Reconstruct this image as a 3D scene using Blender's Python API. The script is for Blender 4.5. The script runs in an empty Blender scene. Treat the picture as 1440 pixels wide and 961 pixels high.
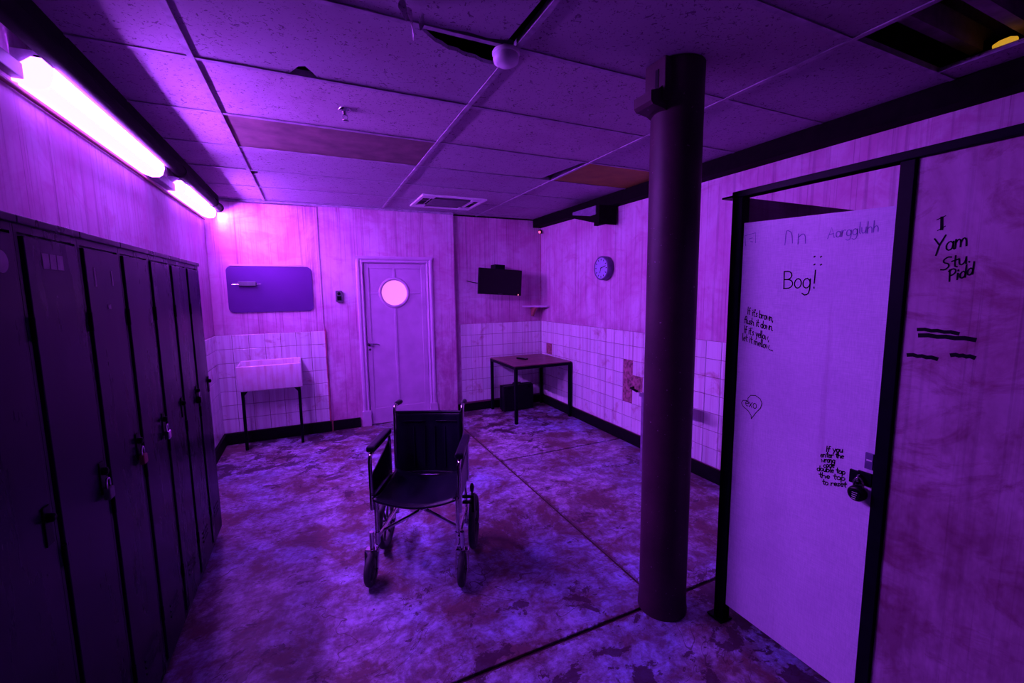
import bpy, bmesh, math, random
from mathutils import Vector, Matrix
random.seed(7)
scene = bpy.context.scene
COL = scene.collection

# ------------------------------------------------------------------ camera
cam_d = bpy.data.cameras.new('camera')
cam_d.sensor_width = 36.0
cam_d.lens = 608.1 / 1440 * 36.0
cam_d.clip_start = 0.02
cam = bpy.data.objects.new('camera', cam_d)
COL.objects.link(cam)
_p, _y, _r = 0.11644, 0.43148, -0.011947
_f = Vector((math.sin(_y) * math.cos(_p), math.cos(_y) * math.cos(_p), -math.sin(_p)))
_rt = Vector((math.cos(_y), -math.sin(_y), 0))
_up = _rt.cross(_f)
_x = _rt * math.cos(_r) + _up * math.sin(_r)
_u = -_rt * math.sin(_r) + _up * math.cos(_r)
cam.matrix_world = Matrix(((_x.x, _u.x, -_f.x, 0), (_x.y, _u.y, -_f.y, 0), (_x.z, _u.z, -_f.z, 1.6), (0, 0, 0, 1)))
scene.camera = cam

# ------------------------------------------------------------------ world, exposure, light colour
w = bpy.data.worlds.new('world')
scene.world = w
w.use_nodes = True
w.node_tree.nodes['Background'].inputs[0].default_value = (0.02, 0.005, 0.06, 1)
w.node_tree.nodes['Background'].inputs[1].default_value = 0.05
scene.view_settings.view_transform = 'Standard'
scene.view_settings.look = 'None'
scene.view_settings.gamma = 1.0
scene.view_settings.use_curve_mapping = False
scene.view_settings.exposure = 0.0
TUBE_COLOR = (0.40, 0.078, 1.0)
TUBE_STRENGTH = 390.0
TUBE_LOWER = 12.0


# ------------------------------------------------------------------ material helpers
class NT:
    def __init__(self, name):
        self.m = bpy.data.materials.new(name)
        self.m.use_nodes = True
        self.t = self.m.node_tree
        self.b = self.t.nodes['Principled BSDF']

    def n(self, kind, **kw):
        nd = self.t.nodes.new(kind)
        for k, v in kw.items():
            if hasattr(nd, k) and k not in nd.inputs:
                setattr(nd, k, v)
        return nd

    def l(self, a, b):
        self.t.links.new(a, b)

    def pos(self, scale=(1, 1, 1), obj=False, loc=(0, 0, 0)):
        mp = self.n('ShaderNodeMapping')
        mp.inputs['Scale'].default_value = scale
        mp.inputs['Location'].default_value = loc
        if obj:
            self.l(self.n('ShaderNodeTexCoord').outputs['Object'], mp.inputs[0])
        else:
            self.l(self.n('ShaderNodeNewGeometry').outputs['Position'], mp.inputs[0])
        return mp.outputs[0]

    def noise(self, vec, scale, detail=4, rough=0.55, dist=0.0):
        nd = self.n('ShaderNodeTexNoise')
        nd.inputs['Scale'].default_value = scale
        nd.inputs['Detail'].default_value = detail
        nd.inputs['Roughness'].default_value = rough
        nd.inputs['Distortion'].default_value = dist
        self.l(vec, nd.inputs['Vector'])
        return nd.outputs[0]

    def ramp(self, fac, a, b, va=0.0, vb=1.0):
        nd = self.n('ShaderNodeMapRange')
        nd.inputs[1].default_value = a
        nd.inputs[2].default_value = b
        nd.inputs[3].default_value = va
        nd.inputs[4].default_value = vb
        self.l(fac, nd.inputs[0])
        return nd.outputs[0]

    def math(self, op, a, b=None):
        nd = self.n('ShaderNodeMath')
        nd.operation = op
        for i, v in enumerate((a, b)):
            if v is None:
                continue
            if isinstance(v, (int, float)):
                nd.inputs[i].default_value = v
            else:
                self.l(v, nd.inputs[i])
        return nd.outputs[0]

    def mix(self, fac, a, b):
        nd = self.n('ShaderNodeMix')
        nd.data_type = 'RGBA'
        if isinstance(fac, (int, float)):
            nd.inputs[0].default_value = fac
        else:
            self.l(fac, nd.inputs[0])
        for i, v in ((6, a), (7, b)):
            if isinstance(v, tuple):
                nd.inputs[i].default_value = (*v, 1)
            else:
                self.l(v, nd.inputs[i])
        return nd.outputs[2]

    def z(self):
        s = self.n('ShaderNodeSeparateXYZ')
        self.l(self.n('ShaderNodeNewGeometry').outputs['Position'], s.inputs[0])
        return s.outputs

    def color(self, c):
        self.l(c, self.b.inputs['Base Color'])

    def bump(self, h, strength=0.3, dist=0.01):
        nd = self.n('ShaderNodeBump')
        nd.inputs['Strength'].default_value = strength
        nd.inputs['Distance'].default_value = dist
        self.l(h, nd.inputs['Height'])
        self.l(nd.outputs[0], self.b.inputs['Normal'])

    def set(self, rough=0.5, metal=0.0, spec=0.5):
        self.b.inputs['Roughness'].default_value = rough
        self.b.inputs['Metallic'].default_value = metal
        self.b.inputs['Specular IOR Level'].default_value = spec
        return self.m


def simple(name, c, rough=0.5, metal=0.0, spec=0.5, var=0.25, scale=18, bump=0.0):
    t = NT(name)
    f = t.noise(t.pos(obj=True), scale, 5)
    t.color(t.mix(t.ramp(f, 0.3, 0.7), tuple(x * (1 - var) for x in c), tuple(min(1, x * (1 + var)) for x in c)))
    if bump:
        t.bump(f, bump, 0.004)
    return t.set(rough, metal, spec)


def wall_mat(name, base, stain, drip, amount=1.0, smears=0.5, drips=1.0):
    t = NT(name)
    blot = t.noise(t.pos((1.6, 1.6, 1.1)), 1.0, 6, 0.65, 0.8)
    broad = t.noise(t.pos((11, 11, 0.7)), 1.0, 5, 0.65)
    fine = t.noise(t.pos((42, 42, 0.8)), 1.0, 4, 0.6)
    hair = t.noise(t.pos((75, 75, 0.45)), 1.0, 2, 0.5)
    mott = t.noise(t.pos((9, 9, 7)), 1.0, 6, 0.7)
    smear = t.noise(t.pos((1.6, 2.6, 4.2), loc=(3, 1, 2)), 1.0, 7, 0.68, 2.2)
    c = t.mix(t.math('MULTIPLY', t.ramp(blot, 0.40, 0.64), 0.62 * amount), base, stain)
    c = t.mix(t.math('MULTIPLY', t.ramp(broad, 0.45, 0.70), 0.38 * amount * drips), c, stain)
    c = t.mix(t.math('MULTIPLY', t.ramp(mott, 0.48, 0.68), 0.35 * amount), c, stain)
    c = t.mix(t.math('MULTIPLY', t.ramp(smear, 0.50, 0.66), smears * amount), c, stain)
    c = t.mix(t.math('MULTIPLY', t.ramp(fine, 0.52, 0.68), 0.42 * amount * drips), c, drip)
    hm = t.math('MULTIPLY', t.ramp(hair, 0.61, 0.67), t.ramp(blot, 0.4, 0.55))
    c = t.mix(t.math('MULTIPLY', hm, 0.6 * amount * drips), c, drip)
    # rust creeping up from the tile line and down from the ceiling line
    z = t.z()[2]
    edge = t.noise(t.pos((4, 4, 2)), 1.0, 5, 0.7)
    up = t.math('MULTIPLY', t.ramp(z, 1.34, 1.17), t.ramp(edge, 0.42, 0.60))
    up2 = t.math('MULTIPLY', t.ramp(z, 2.2, 2.56), t.ramp(edge, 0.45, 0.65))
    c = t.mix(t.math('MULTIPLY', t.math('MAXIMUM', up, up2), 0.7), c, tuple(x * 0.7 for x in stain))
    t.color(c)
    t.bump(fine, 0.15, 0.004)
    return t.set(0.55, 0, 0.35)


M = {}
M['plaster'] = wall_mat('grimy_plaster', (0.72, 0.56, 0.72), (0.54, 0.15, 0.40), (0.24, 0.04, 0.17))
M['panel'] = wall_mat('stained_board', (0.52, 0.34, 0.52), (0.22, 0.045, 0.13), (0.09, 0.015, 0.06), 1.0, 0.8, 0.55)


def tile_mat(name, grime):
    t = NT(name)
    oi = t.n('ShaderNodeObjectInfo')
    vert = t.noise(t.pos((30, 30, 0.8)), 1.0, 4, 0.6)
    blot = t.noise(t.pos((5, 5, 5)), 1.0, 6, 0.65, 0.8)
    c = t.mix(oi.outputs['Random'], (0.72, 0.72, 0.76), (0.84, 0.80, 0.86))
    c = t.mix(t.math('MULTIPLY', t.ramp(vert, 0.46, 0.72), 0.55 * grime), c, (0.42, 0.12, 0.28))
    c = t.mix(t.math('MULTIPLY', t.ramp(blot, 0.56, 0.70), 0.7 * grime), c, (0.40, 0.12, 0.18))
    t.color(c)
    return t.set(0.22, 0, 0.5)


M['tile'] = tile_mat('glazed_tile', 0.9)
M['tile_rust'] = simple('rusty_tile', (0.30, 0.10, 0.12), 0.5, var=0.6, scale=40)
M['grout'] = simple('dirty_grout', (0.20, 0.06, 0.12), 0.8, var=0.4)
M['mortar'] = simple('bare_mortar', (0.30, 0.12, 0.16), 0.85, var=0.7, scale=30, bump=0.6)


def floor_mat():
    t = NT('worn_floor_paint')
    p = t.pos()
    big = t.noise(p, 0.8, 6, 0.6, 0.4)
    cloud = t.noise(t.pos(loc=(4, 2, 0)), 2.3, 12, 0.74, 0.35)
    swirl = t.noise(t.pos(loc=(9, 5, 0)), 8.5, 9, 0.72, 0.5)
    peel = t.noise(t.pos(loc=(1.3, 7, 0)), 4.6, 10, 0.68, 0.4)
    pmask = t.noise(t.pos(loc=(8, 3, 0)), 1.1, 3)
    spk = t.noise(p, 30, 6, 0.7)
    speck = t.noise(t.pos((8, 17, 9)), 1.0, 4, 0.6)
    scuff = t.noise(t.pos((2.0, 13, 1), loc=(0.5, 0, 0)), 1.0, 6, 0.70, 0.5)
    line = t.noise(t.pos((1.5, 1.5, 1), loc=(2.2, 6, 0)), 1.0, 4, 0.6, 1.0)
    c = t.mix(t.ramp(big, 0.40, 0.60), (0.34, 0.40, 0.78), (0.56, 0.50, 0.70))
    c = t.mix(t.math('MULTIPLY', t.ramp(swirl, 0.45, 0.58), 0.75), c, (0.15, 0.07, 0.13))
    c = t.mix(t.math('MULTIPLY', t.ramp(cloud, 0.45, 0.58), 0.92), c, (0.14, 0.055, 0.05))
    c = t.mix(t.math('MULTIPLY', t.ramp(scuff, 0.52, 0.62), 0.50), c, (0.15, 0.07, 0.09))
    c = t.mix(t.math('MULTIPLY', t.ramp(spk, 0.46, 0.64), 0.60), c, (0.09, 0.045, 0.07))
    # wandering hairline cracks
    crack = t.math('LESS_THAN', t.math('ABSOLUTE', t.math('SUBTRACT', line, 0.5)), 0.0022)
    c = t.mix(t.math('MULTIPLY', crack, 0.75), c, (0.07, 0.03, 0.04))
    # paint worn off in hard-edged flakes
    s = t.n('ShaderNodeSeparateXYZ')
    t.l(p, s.inputs[0])
    # grime caught along the slab joints
    dj = t.math('MINIMUM', t.math('ADD', t.math('ABSOLUTE', t.math('SUBTRACT', s.outputs[0], 1.54)), t.math('MULTIPLY', t.math('LESS_THAN', s.outputs[1], 1.56), 5.0)),
                t.math('ABSOLUTE', t.math('SUBTRACT', s.outputs[1], 1.56)))
    jm = t.math('LESS_THAN', dj, t.ramp(spk, 0.38, 0.70, 0.0, 0.050))
    c = t.mix(t.math('MULTIPLY', jm, 0.7), c, (0.10, 0.04, 0.05))
    near = t.math('MULTIPLY', t.ramp(s.outputs[0], 0.3, 1.1), t.ramp(s.outputs[1], 1.75, 1.35))
    far = t.ramp(s.outputs[1], 3.3, 5.0)
    worn = t.math('ADD', t.math('MULTIPLY', t.math('MAXIMUM', near, far), 0.10), t.ramp(pmask, 0.35, 0.65, -0.05, 0.045))
    pk = t.ramp(t.math('ADD', peel, worn), 0.612, 0.628)
    c = t.mix(t.math('MULTIPLY', pk, 0.88), c, (0.055, 0.018, 0.04))
    c = t.mix(t.math('MULTIPLY', t.ramp(speck, 0.66, 0.68), 0.85), c, (0.06, 0.025, 0.04))
    t.color(c)
    t.l(t.ramp(cloud, 0.35, 0.7, 0.34, 0.62), t.b.inputs['Roughness'])
    t.bump(t.math('SUBTRACT', t.math('MULTIPLY', spk, 0.35), pk), 0.35, 0.004)
    t.b.inputs['Specular IOR Level'].default_value = 0.35
    return t.m


M['floor'] = floor_mat()
M['joint'] = simple('joint_dirt', (0.055, 0.02, 0.028), 0.9, var=0.5, scale=30)


def ceil_mat(name, c0, c1):
    t = NT(name)
    oi = t.n('ShaderNodeObjectInfo')
    off = t.n('ShaderNodeVectorMath')
    off.operation = 'ADD'
    t.l(t.pos((1, 1, 1)), off.inputs[0])
    t.l(oi.outputs['Random'], off.inputs[1])
    pit = t.noise(off.outputs[0], 75, 3, 0.6, 1.0)
    pit2 = t.noise(off.outputs[0], 34, 2, 0.5, 1.6)
    st = t.noise(off.outputs[0], 2.2, 5, 0.6)
    c = t.mix(oi.outputs['Random'], c0, c1)
    c = t.mix(t.math('MULTIPLY', t.ramp(st, 0.5, 0.72), 0.35), c, (0.28, 0.10, 0.22))
    pm = t.math('MAXIMUM', t.ramp(pit, 0.61, 0.66), t.ramp(pit2, 0.645, 0.68))
    c = t.mix(t.math('MULTIPLY', pm, 0.75), c, (0.10, 0.03, 0.10))
    t.color(c)
    t.bump(t.math('SUBTRACT', 0.0, pm), 0.5, 0.003)
    return t.set(0.85, 0, 0.2)


M['ceil'] = ceil_mat('mineral_fibre_tile', (0.38, 0.33, 0.42), (0.48, 0.38, 0.48))
M['ceil_brown'] = simple('bare_hardboard', (0.17, 0.10, 0.10), 0.7, var=0.35, scale=7)
M['ceil_orange'] = simple('bare_orange_board', (0.30, 0.26, 0.02), 0.7, var=0.2, scale=7)
M['grid'] = simple('grid_metal', (0.36, 0.30, 0.40), 0.5, 0.0, var=0.3, spec=0.25)
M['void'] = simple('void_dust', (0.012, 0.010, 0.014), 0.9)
M['joist'] = simple('void_joist', (0.30, 0.20, 0.28), 0.8)
M['beam'] = simple('sooty_beam', (0.006, 0.003, 0.005), 0.8, var=0.5, spec=0.06)
M['black'] = simple('black_board', (0.005, 0.004, 0.006), 0.6, var=0.4, spec=0.12)
M['black_metal'] = simple('black_metal', (0.004, 0.0035, 0.008), 0.42, 0.0, var=0.3, spec=0.06)
M['black_gloss'] = simple('black_plastic', (0.004, 0.004, 0.006), 0.3, var=0.2, spec=0.2)
M['screen'] = simple('screen_glass', (0.003, 0.003, 0.004), 0.3, var=0.1, spec=0.25)
M['chrome'] = simple('chrome', (0.60, 0.58, 0.64), 0.10, 1.0, var=0.15)
M['vinyl'] = simple('black_vinyl', (0.008, 0.008, 0.018), 0.36, spec=0.3, var=0.4, scale=9, bump=0.25)
M['rubber'] = simple('grey_rubber', (0.045, 0.040, 0.055), 0.7, var=0.4)
M['hub'] = simple('dark_hub', (0.03, 0.028, 0.035), 0.5)
M['porcelain'] = None
M['white_paint'] = simple('door_paint', (0.56, 0.36, 0.58), 0.42, var=0.12, scale=5)
M['grey_plastic'] = simple('grey_plastic', (0.10, 0.09, 0.12), 0.45)
M['white_plastic'] = simple('white_plastic', (0.74, 0.70, 0.78), 0.4, var=0.06)
M['wood_table'] = simple('worn_table_wood', (0.17, 0.055, 0.07), 0.42, var=0.3, scale=12)
M['brown_wood'] = simple('raw_wood', (0.30, 0.10, 0.09), 0.6, var=0.3)
M['ink'] = simple('black_ink', (0.006, 0.004, 0.010), 0.7, var=0.1, spec=0.08)
M['faded_ink'] = simple('faded_ink', (0.16, 0.12, 0.42), 0.6, var=0.3, scale=40)
M['pale_label'] = simple('paper_label', (0.38, 0.30, 0.36), 0.7, var=0.2)
M['rust'] = simple('rust_streak', (0.42, 0.07, 0.17), 0.8, var=0.5, scale=14)
M['yellow'] = simple('yellow_foam', (0.75, 0.42, 0.03), 0.7)
M['clock_face'] = simple('clock_face', (0.42, 0.38, 0.70), 0.35, var=0.08)
M['clock_rim'] = simple('clock_rim', (0.13, 0.09, 0.22), 0.45, spec=0.3)
M['dull_violet'] = simple('dull_violet_paint', (0.19, 0.12, 0.24), 0.5, spec=0.3)


def porcelain():
    t = NT('stained_porcelain')
    v = t.noise(t.pos((26, 26, 1.6)), 1.0, 5, 0.6)
    b = t.noise(t.pos((4, 4, 4)), 1.0, 5)
    c = t.mix(t.math('MULTIPLY', t.ramp(v, 0.48, 0.72), 0.55), (0.78, 0.68, 0.76), (0.50, 0.16, 0.16))
    c = t.mix(t.math('MULTIPLY', t.ramp(b, 0.52, 0.7), 0.4), c, (0.50, 0.20, 0.22))
    t.color(c)
    return t.set(0.25)


M['porcelain'] = porcelain()


def mirror_mat():
    t = NT('clouded_mirror')
    f = t.noise(t.pos((3, 3, 3)), 1.0, 5)
    t.color(t.mix(t.ramp(f, 0.3, 0.7), (0.095, 0.02, 0.18), (0.115, 0.022, 0.205)))
    return t.set(0.42, 0.2, 0.35)


M['mirror'] = mirror_mat()


def locker_mat():
    t = NT('scuffed_locker_paint')
    oi = t.n('ShaderNodeObjectInfo')
    f = t.noise(t.pos((6, 6, 1.2)), 1.0, 6, 0.65)
    sc = t.noise(t.pos((14, 14, 5), loc=(2, 0, 1)), 1.0, 5, 0.7)
    c = t.mix(t.ramp(f, 0.35, 0.7), (0.010, 0.007, 0.020), (0.022, 0.012, 0.036))
    c = t.mix(t.math('MULTIPLY', t.ramp(sc, 0.62, 0.72), 0.7), c, (0.006, 0.004, 0.007))
    t.color(c)
    t.l(t.ramp(f, 0.3, 0.7, 0.22, 0.36), t.b.inputs['Roughness'])
    t.b.inputs['Specular IOR Level'].default_value = 0.06
    return t.m


M['locker'] = locker_mat()


def laminate():
    t = NT('woven_laminate')
    a = t.noise(t.pos((1, 420, 30)), 1.0, 3, 0.6)
    b = t.noise(t.pos((1, 30, 420)), 1.0, 3, 0.6)
    s = t.noise(t.pos((2, 2, 2)), 1.0, 5, 0.6)
    run = t.noise(t.pos((1, 26, 0.8)), 1.0, 4)
    weave = t.math('ADD', t.ramp(a, 0.3, 0.7, 0, 0.5), t.ramp(b, 0.3, 0.7, 0, 0.5))
    c = t.mix(weave, (0.54, 0.48, 0.66), (0.82, 0.72, 0.92))
    c = t.mix(t.math('MULTIPLY', t.ramp(s, 0.52, 0.72), 0.25), c, (0.34, 0.20, 0.44))
    c = t.mix(t.math('MULTIPLY', t.ramp(run, 0.60, 0.72), 0.25), c, (0.30, 0.14, 0.34))
    t.color(c)
    return t.set(0.5, 0, 0.4)


M['laminate'] = laminate()


def column_mat():
    t = NT('chipped_maroon_paint')
    f = t.noise(t.pos((5, 5, 5)), 1.0, 6, 0.65)
    sp = t.noise(t.pos((60, 60, 60)), 1.0, 3)
    c = t.mix(t.ramp(f, 0.3, 0.7), (0.035, 0.012, 0.024), (0.065, 0.022, 0.045))
    c = t.mix(t.math('MULTIPLY', t.ramp(sp, 0.70, 0.74), 0.8), c, (0.24, 0.14, 0.24))
    t.color(c)
    t.bump(f, 0.25, 0.006)
    return t.set(0.5, 0, 0.2)


M['column'] = column_mat()


def emit(name, c, s):
    t = NT(name)
    t.b.inputs['Base Color'].default_value = (0.7, 0.7, 0.7, 1)
    t.b.inputs['Emission Color'].default_value = (*c, 1)
    t.b.inputs['Emission Strength'].default_value = s
    return t.set(0.5)


M['tube'] = emit('lit_diffuser', TUBE_COLOR, TUBE_STRENGTH)
M['tube_lower'] = emit('lit_lower_lens', TUBE_COLOR, TUBE_LOWER)
M['porthole'] = emit('backlit_frosted_glass', (1.0, 0.24, 1.0), 0.85)
M['yellow_glow'] = emit('yellow_piece_glow', (1.0, 0.50, 0.02), 0.55)  # added glow for the yellow piece in the ceiling void
M['led'] = emit('orange_led', (1.0, 0.25, 0.15), 1.6)
M['red_glow'] = emit('red_lamp_glass', (1.0, 0.12, 0.16), 1.2)


# ------------------------------------------------------------------ mesh helpers
def mesh(name, verts, faces):
    me = bpy.data.meshes.new(name)
    me.from_pydata([tuple(v) for v in verts], [], faces)
    me.update()
    return me


class MB:
    def __init__(self):
        self.v, self.f, self.s = [], [], []

    def add(self, verts, faces, smooth=False):
        o = len(self.v)
        self.v += [tuple(p) for p in verts]
        for f in faces:
            self.f.append([i + o for i in f])
            self.s.append(smooth)
        return self

    def box(self, x0, x1, y0, y1, z0, z1, ch=0.0):
        if ch <= 0:
            vs = [(x, y, z) for z in (z0, z1) for y in (y0, y1) for x in (x0, x1)]
            return self.add(vs, [(0, 2, 3, 1), (4, 5, 7, 6), (0, 1, 5, 4), (1, 3, 7, 5), (3, 2, 6, 7), (2, 0, 4, 6)])
        bm = bmesh.new()
        bmesh.ops.create_cube(bm, size=1, matrix=Matrix.Translation(((x0 + x1) / 2, (y0 + y1) / 2, (z0 + z1) / 2)) @ Matrix.Diagonal((x1 - x0, y1 - y0, z1 - z0, 1)))
        bmesh.ops.bevel(bm, geom=bm.edges[:], offset=ch, segments=2, affect='EDGES', profile=0.5)
        return self.bm(bm)

    def bm(self, bm, smooth=False):
        bm.verts.ensure_lookup_table()
        bm.verts.index_update()
        self.add([v.co.copy() for v in bm.verts], [[v.index for v in f.verts] for f in bm.faces], smooth)
        bm.free()
        return self

    def prism(self, pts, axis, a, b):
        """extrude a closed outline (list of 2-D points) along axis 0/1/2 from a to b"""
        def p3(p, t):
            q = list(p)
            q.insert(axis, t)
            return tuple(q)
        n = len(pts)
        vs = [p3(p, a) for p in pts] + [p3(p, b) for p in pts]
        fs = [list(range(n))[::-1], list(range(n, 2 * n))] + [(i, (i + 1) % n, n + (i + 1) % n, n + i) for i in range(n)]
        return self.add(vs, fs)

    def tube(self, pts, r, seg=10, cap=True):
        pts = [Vector(p) for p in pts]
        rings = []
        ref = None
        for i, p in enumerate(pts):
            d = (pts[min(i + 1, len(pts) - 1)] - pts[max(i - 1, 0)]).normalized()
            if ref is None:
                ref = Vector((0, 0, 1)) if abs(d.z) < 0.9 else Vector((1, 0, 0))
            a = (ref - d * ref.dot(d)).normalized()
            ref = a
            b = d.cross(a)
            rr = r[i] if isinstance(r, (list, tuple)) else r
            rings.append([p + (a * math.cos(k * 2 * math.pi / seg) + b * math.sin(k * 2 * math.pi / seg)) * rr for k in range(seg)])
        vs = [q for rg in rings for q in rg]
        fs = []
        for i in range(len(rings) - 1):
            for k in range(seg):
                k2 = (k + 1) % seg
                fs.append((i * seg + k, i * seg + k2, (i + 1) * seg + k2, (i + 1) * seg + k))
        self.add(vs, fs, True)
        if cap:
            self.add(rings[0], [list(range(seg))[::-1]])
            self.add(rings[-1], [list(range(seg))])
        return self

    def lathe(self, prof, c=(0, 0, 0), axis=2, seg=32, smooth=True):
        """prof: list of (radius, along)"""
        vs = []
        for r, t in prof:
            for k in range(seg):
                a = k * 2 * math.pi / seg
                p = [r * math.cos(a), r * math.sin(a)]
                p.insert(axis, t)
                vs.append(tuple(p[i] + c[i] for i in range(3)))
        fs = []
        n = len(prof)
        for i in range(n - 1):
            for k in range(seg):
                k2 = (k + 1) % seg
                fs.append((i * seg + k, i * seg + k2, (i + 1) * seg + k2, (i + 1) * seg + k))
        self.add(vs, fs, smooth)
        if prof[0][0] > 1e-5:
            self.add(vs[:seg], [list(range(seg))[::-1]])
        if prof[-1][0] > 1e-5:
            self.add(vs[-seg:], [list(range(seg))])
        return self

    def torus(self, c, R, r, axis=0, seg=36, ms=10, flat=1.0):
        vs, fs = [], []
        for i in range(seg):
            a = i * 2 * math.pi / seg
            for j in range(ms):
                b = j * 2 * math.pi / ms
                rr = R + r * math.cos(b)
                p = [rr * math.cos(a), rr * math.sin(a)]
                p.insert(axis, r * flat * math.sin(b))
                vs.append(tuple(p[k] + c[k] for k in range(3)))
        for i in range(seg):
            for j in range(ms):
                i2, j2 = (i + 1) % seg, (j + 1) % ms
                fs.append((i * ms + j, i2 * ms + j, i2 * ms + j2, i * ms + j2))
        return self.add(vs, fs, True)

    def build(self, name, mat, parent=None, fix=True):
        me = mesh(name, self.v, self.f)
        me.polygons.foreach_set('use_smooth', self.s)
        if fix:
            bm = bmesh.new()
            bm.from_mesh(me)
            bmesh.ops.recalc_face_normals(bm, faces=bm.faces[:])
            bm.to_mesh(me)
            bm.free()
        me.materials.append(M[mat])
        o = bpy.data.objects.new(name, me)
        COL.objects.link(o)
        if parent is not None:
            o.parent = parent
        return o


def tag(o, label, cat, group=None):
    o['label'] = label
    o['category'] = cat
    if group:
        o['group'] = group
    return o


def struct(o, label=None):
    o['kind'] = 'structure'
    if label:
        o['label'] = label
    return o


def empty(name, loc=(0, 0, 0), rz=0.0):
    o = bpy.data.objects.new(name, None)
    o.location = loc
    o.rotation_euler = (0, 0, rz)
    o.empty_display_size = 0.1
    COL.objects.link(o)
    return o


def linked(name, me, parent, loc=(0, 0, 0), rot=(0, 0, 0), mat=None):
    o = bpy.data.objects.new(name, me)
    o.location = loc
    o.rotation_euler = rot
    o.parent = parent
    COL.objects.link(o)
    if mat:
        o.material_slots[0].link = 'OBJECT'
        o.material_slots[0].material = M[mat]
    return o


# room constants (metres; camera stands at x 0, y 0)
XL, XR = -0.935, 2.96
YB, YDOOR, YSINK, YREAR = 5.42, 5.35, 5.34, -3.2
ZC, ZSLAB = 2.57, 3.15

# ================================================================== SETTING
floor = struct(MB().box(XL - 0.15, XR + 0.15, YREAR - 0.15, YB + 0.2, -0.15, -0.012).build('floor', 'joint'), 'concrete floor with dirty joints')
g = 0.010
for (x0, x1, y0, y1) in ((XL, 1.54, 1.56, YB), (XL, XR, YREAR, 1.56), (1.54, XR, 3.63, YB), (1.54, XR, 1.56, 3.63)):
    MB().box(x0 + g * (x0 > 0), x1 - g * (x1 < 2), y0 + g * (y0 > 0), y1 - g * (y1 < 5), -0.0125, 0.0, 0.004).build('floor_slab', 'floor', floor)

wall_left = struct(MB().box(XL - 0.15, XL, YREAR, YB + 0.2, 0, ZSLAB).build('wall_left', 'plaster'))
wall_right = struct(MB().box(XR, XR + 0.15, YREAR, YB + 0.2, 0, ZSLAB).build('wall_right', 'plaster'))
wall_rear = struct(MB().box(XL - 0.15, XR + 0.15, YREAR - 0.15, YREAR, 0, ZSLAB).build('wall_rear', 'panel'))
wall_back = struct(MB().box(XL, XR, YB, YB + 0.2, 0, ZSLAB).build('wall_back', 'plaster'))
# door bay stands proud of the corner bay; the sink board stands proud of both
mb = MB()
mb.box(0.09, 0.545, YDOOR, YB, 0, ZC)
mb.box(1.325, 1.67, YDOOR, YB, 0, ZC)
mb.box(0.545, 1.325, YDOOR, YB, 1.965, ZC)
mb.build('door_bay', 'plaster', wall_back)
MB().box(XL, 0.115, YSINK, YB, 0, 2.545, 0.008).build('sink_board', 'plaster', wall_back)

# --- glazed tiles, each a piece of its wall
TS, TG = 0.15, 0.0022


def tile_mesh(axis, sign):
    h = TS / 2 - TG
    c = h - 0.0025
    d = 0.008
    vs2 = [(-h, -h), (h, -h), (h, h), (-h, h)]
    vi2 = [(-c, -c), (c, -c), (c, c), (-c, c)]

    def p3(p, t):
        return (p[0], t, p[1]) if axis == 1 else (t, p[0], p[1])
    vs = [p3(p, 0) for p in vs2] + [p3(p, sign * (d - 0.002)) for p in vs2] + [p3(p, sign * d) for p in vi2]
    fs = [(8, 9, 10, 11)]
    for k in range(4):
        k2 = (k + 1) % 4
        fs += [(k, k2, 4 + k2, 4 + k), (4 + k, 4 + k2, 8 + k2, 8 + k)]
    me = mesh('tile', vs, fs)
    bm = bmesh.new()
    bm.from_mesh(me)
    bmesh.ops.recalc_face_normals(bm, faces=bm.faces[:])
    cen = Vector(p3((0, 0), sign * 1.0))
    for f in bm.faces:
        pass
    top = [f for f in bm.faces if abs(f.normal.dot(cen)) > 0.99][0]
    if top.normal.dot(cen) < 0:
        bmesh.ops.reverse_faces(bm, faces=bm.faces[:])
    bm.to_mesh(me)
    bm.free()
    me.materials.append(M['tile'])
    return me


ZT = 1.175


def tile_wall(parent, axis, sign, plane, start, step, count, skip=(), special={}):
    me = tile_mesh(axis, sign)
    for r in range(7):
        for k in range(count):
            if (k, r) in skip:
                continue
            a = start + step * (k + 0.5)
            z = ZT - TS * (r + 0.5)
            loc = (a, plane, z) if axis == 1 else (plane, a, z)
            j = lambda s: random.uniform(-s, s)
            rot = (j(0.004), 0, j(0.004)) if axis == 1 else (0, j(0.004), j(0.004))
            linked('tile', me, parent, loc, rot, special.get((k, r)))


# grout beds behind the tiles
MB().box(XL, 0.113, YSINK - 0.004, YSINK, 0.10, ZT).build('grout_bed', 'grout', wall_back)
MB().box(1.757, XR, YB - 0.004, YB, 0.10, ZT).build('grout_bed', 'grout', wall_back)
MB().box(XR - 0.004, XR, 1.42, YB, 0.10, ZT).build('grout_bed', 'grout', wall_right)
MB().box(XL, XL + 0.004, 3.36, YSINK, 0.10, ZT).build('grout_bed', 'grout', wall_left)
tile_wall(wall_back, 1, -1, YSINK - 0.004, XL + 0.003, TS, 7)
tile_wall(wall_back, 1, -1, YB - 0.004, XR - 0.01, -TS, 8)
tile_wall(wall_right, 0, -1, XR - 0.004, 5.405, -TS, 26, skip={(12, 2), (12, 3), (12, 4), (13, 3)}, special={(1, 2): 'tile_rust'})
tile_wall(wall_left, 0, 1, XL + 0.004, YSINK - 0.01, -TS, 13)
MB().box(XR - 0.006, XR, 3.302, 3.608, 0.43, 0.878).build('mortar_patch', 'mortar', wall_right)
# a split pipe stub in the broken patch
MB().tube([(XR - 0.003, 3.44, 0.60), (XR - 0.05, 3.43, 0.60), (XR - 0.055, 3.33, 0.585)], 0.012).build('pipe_stub', 'black_metal', wall_right)
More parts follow.
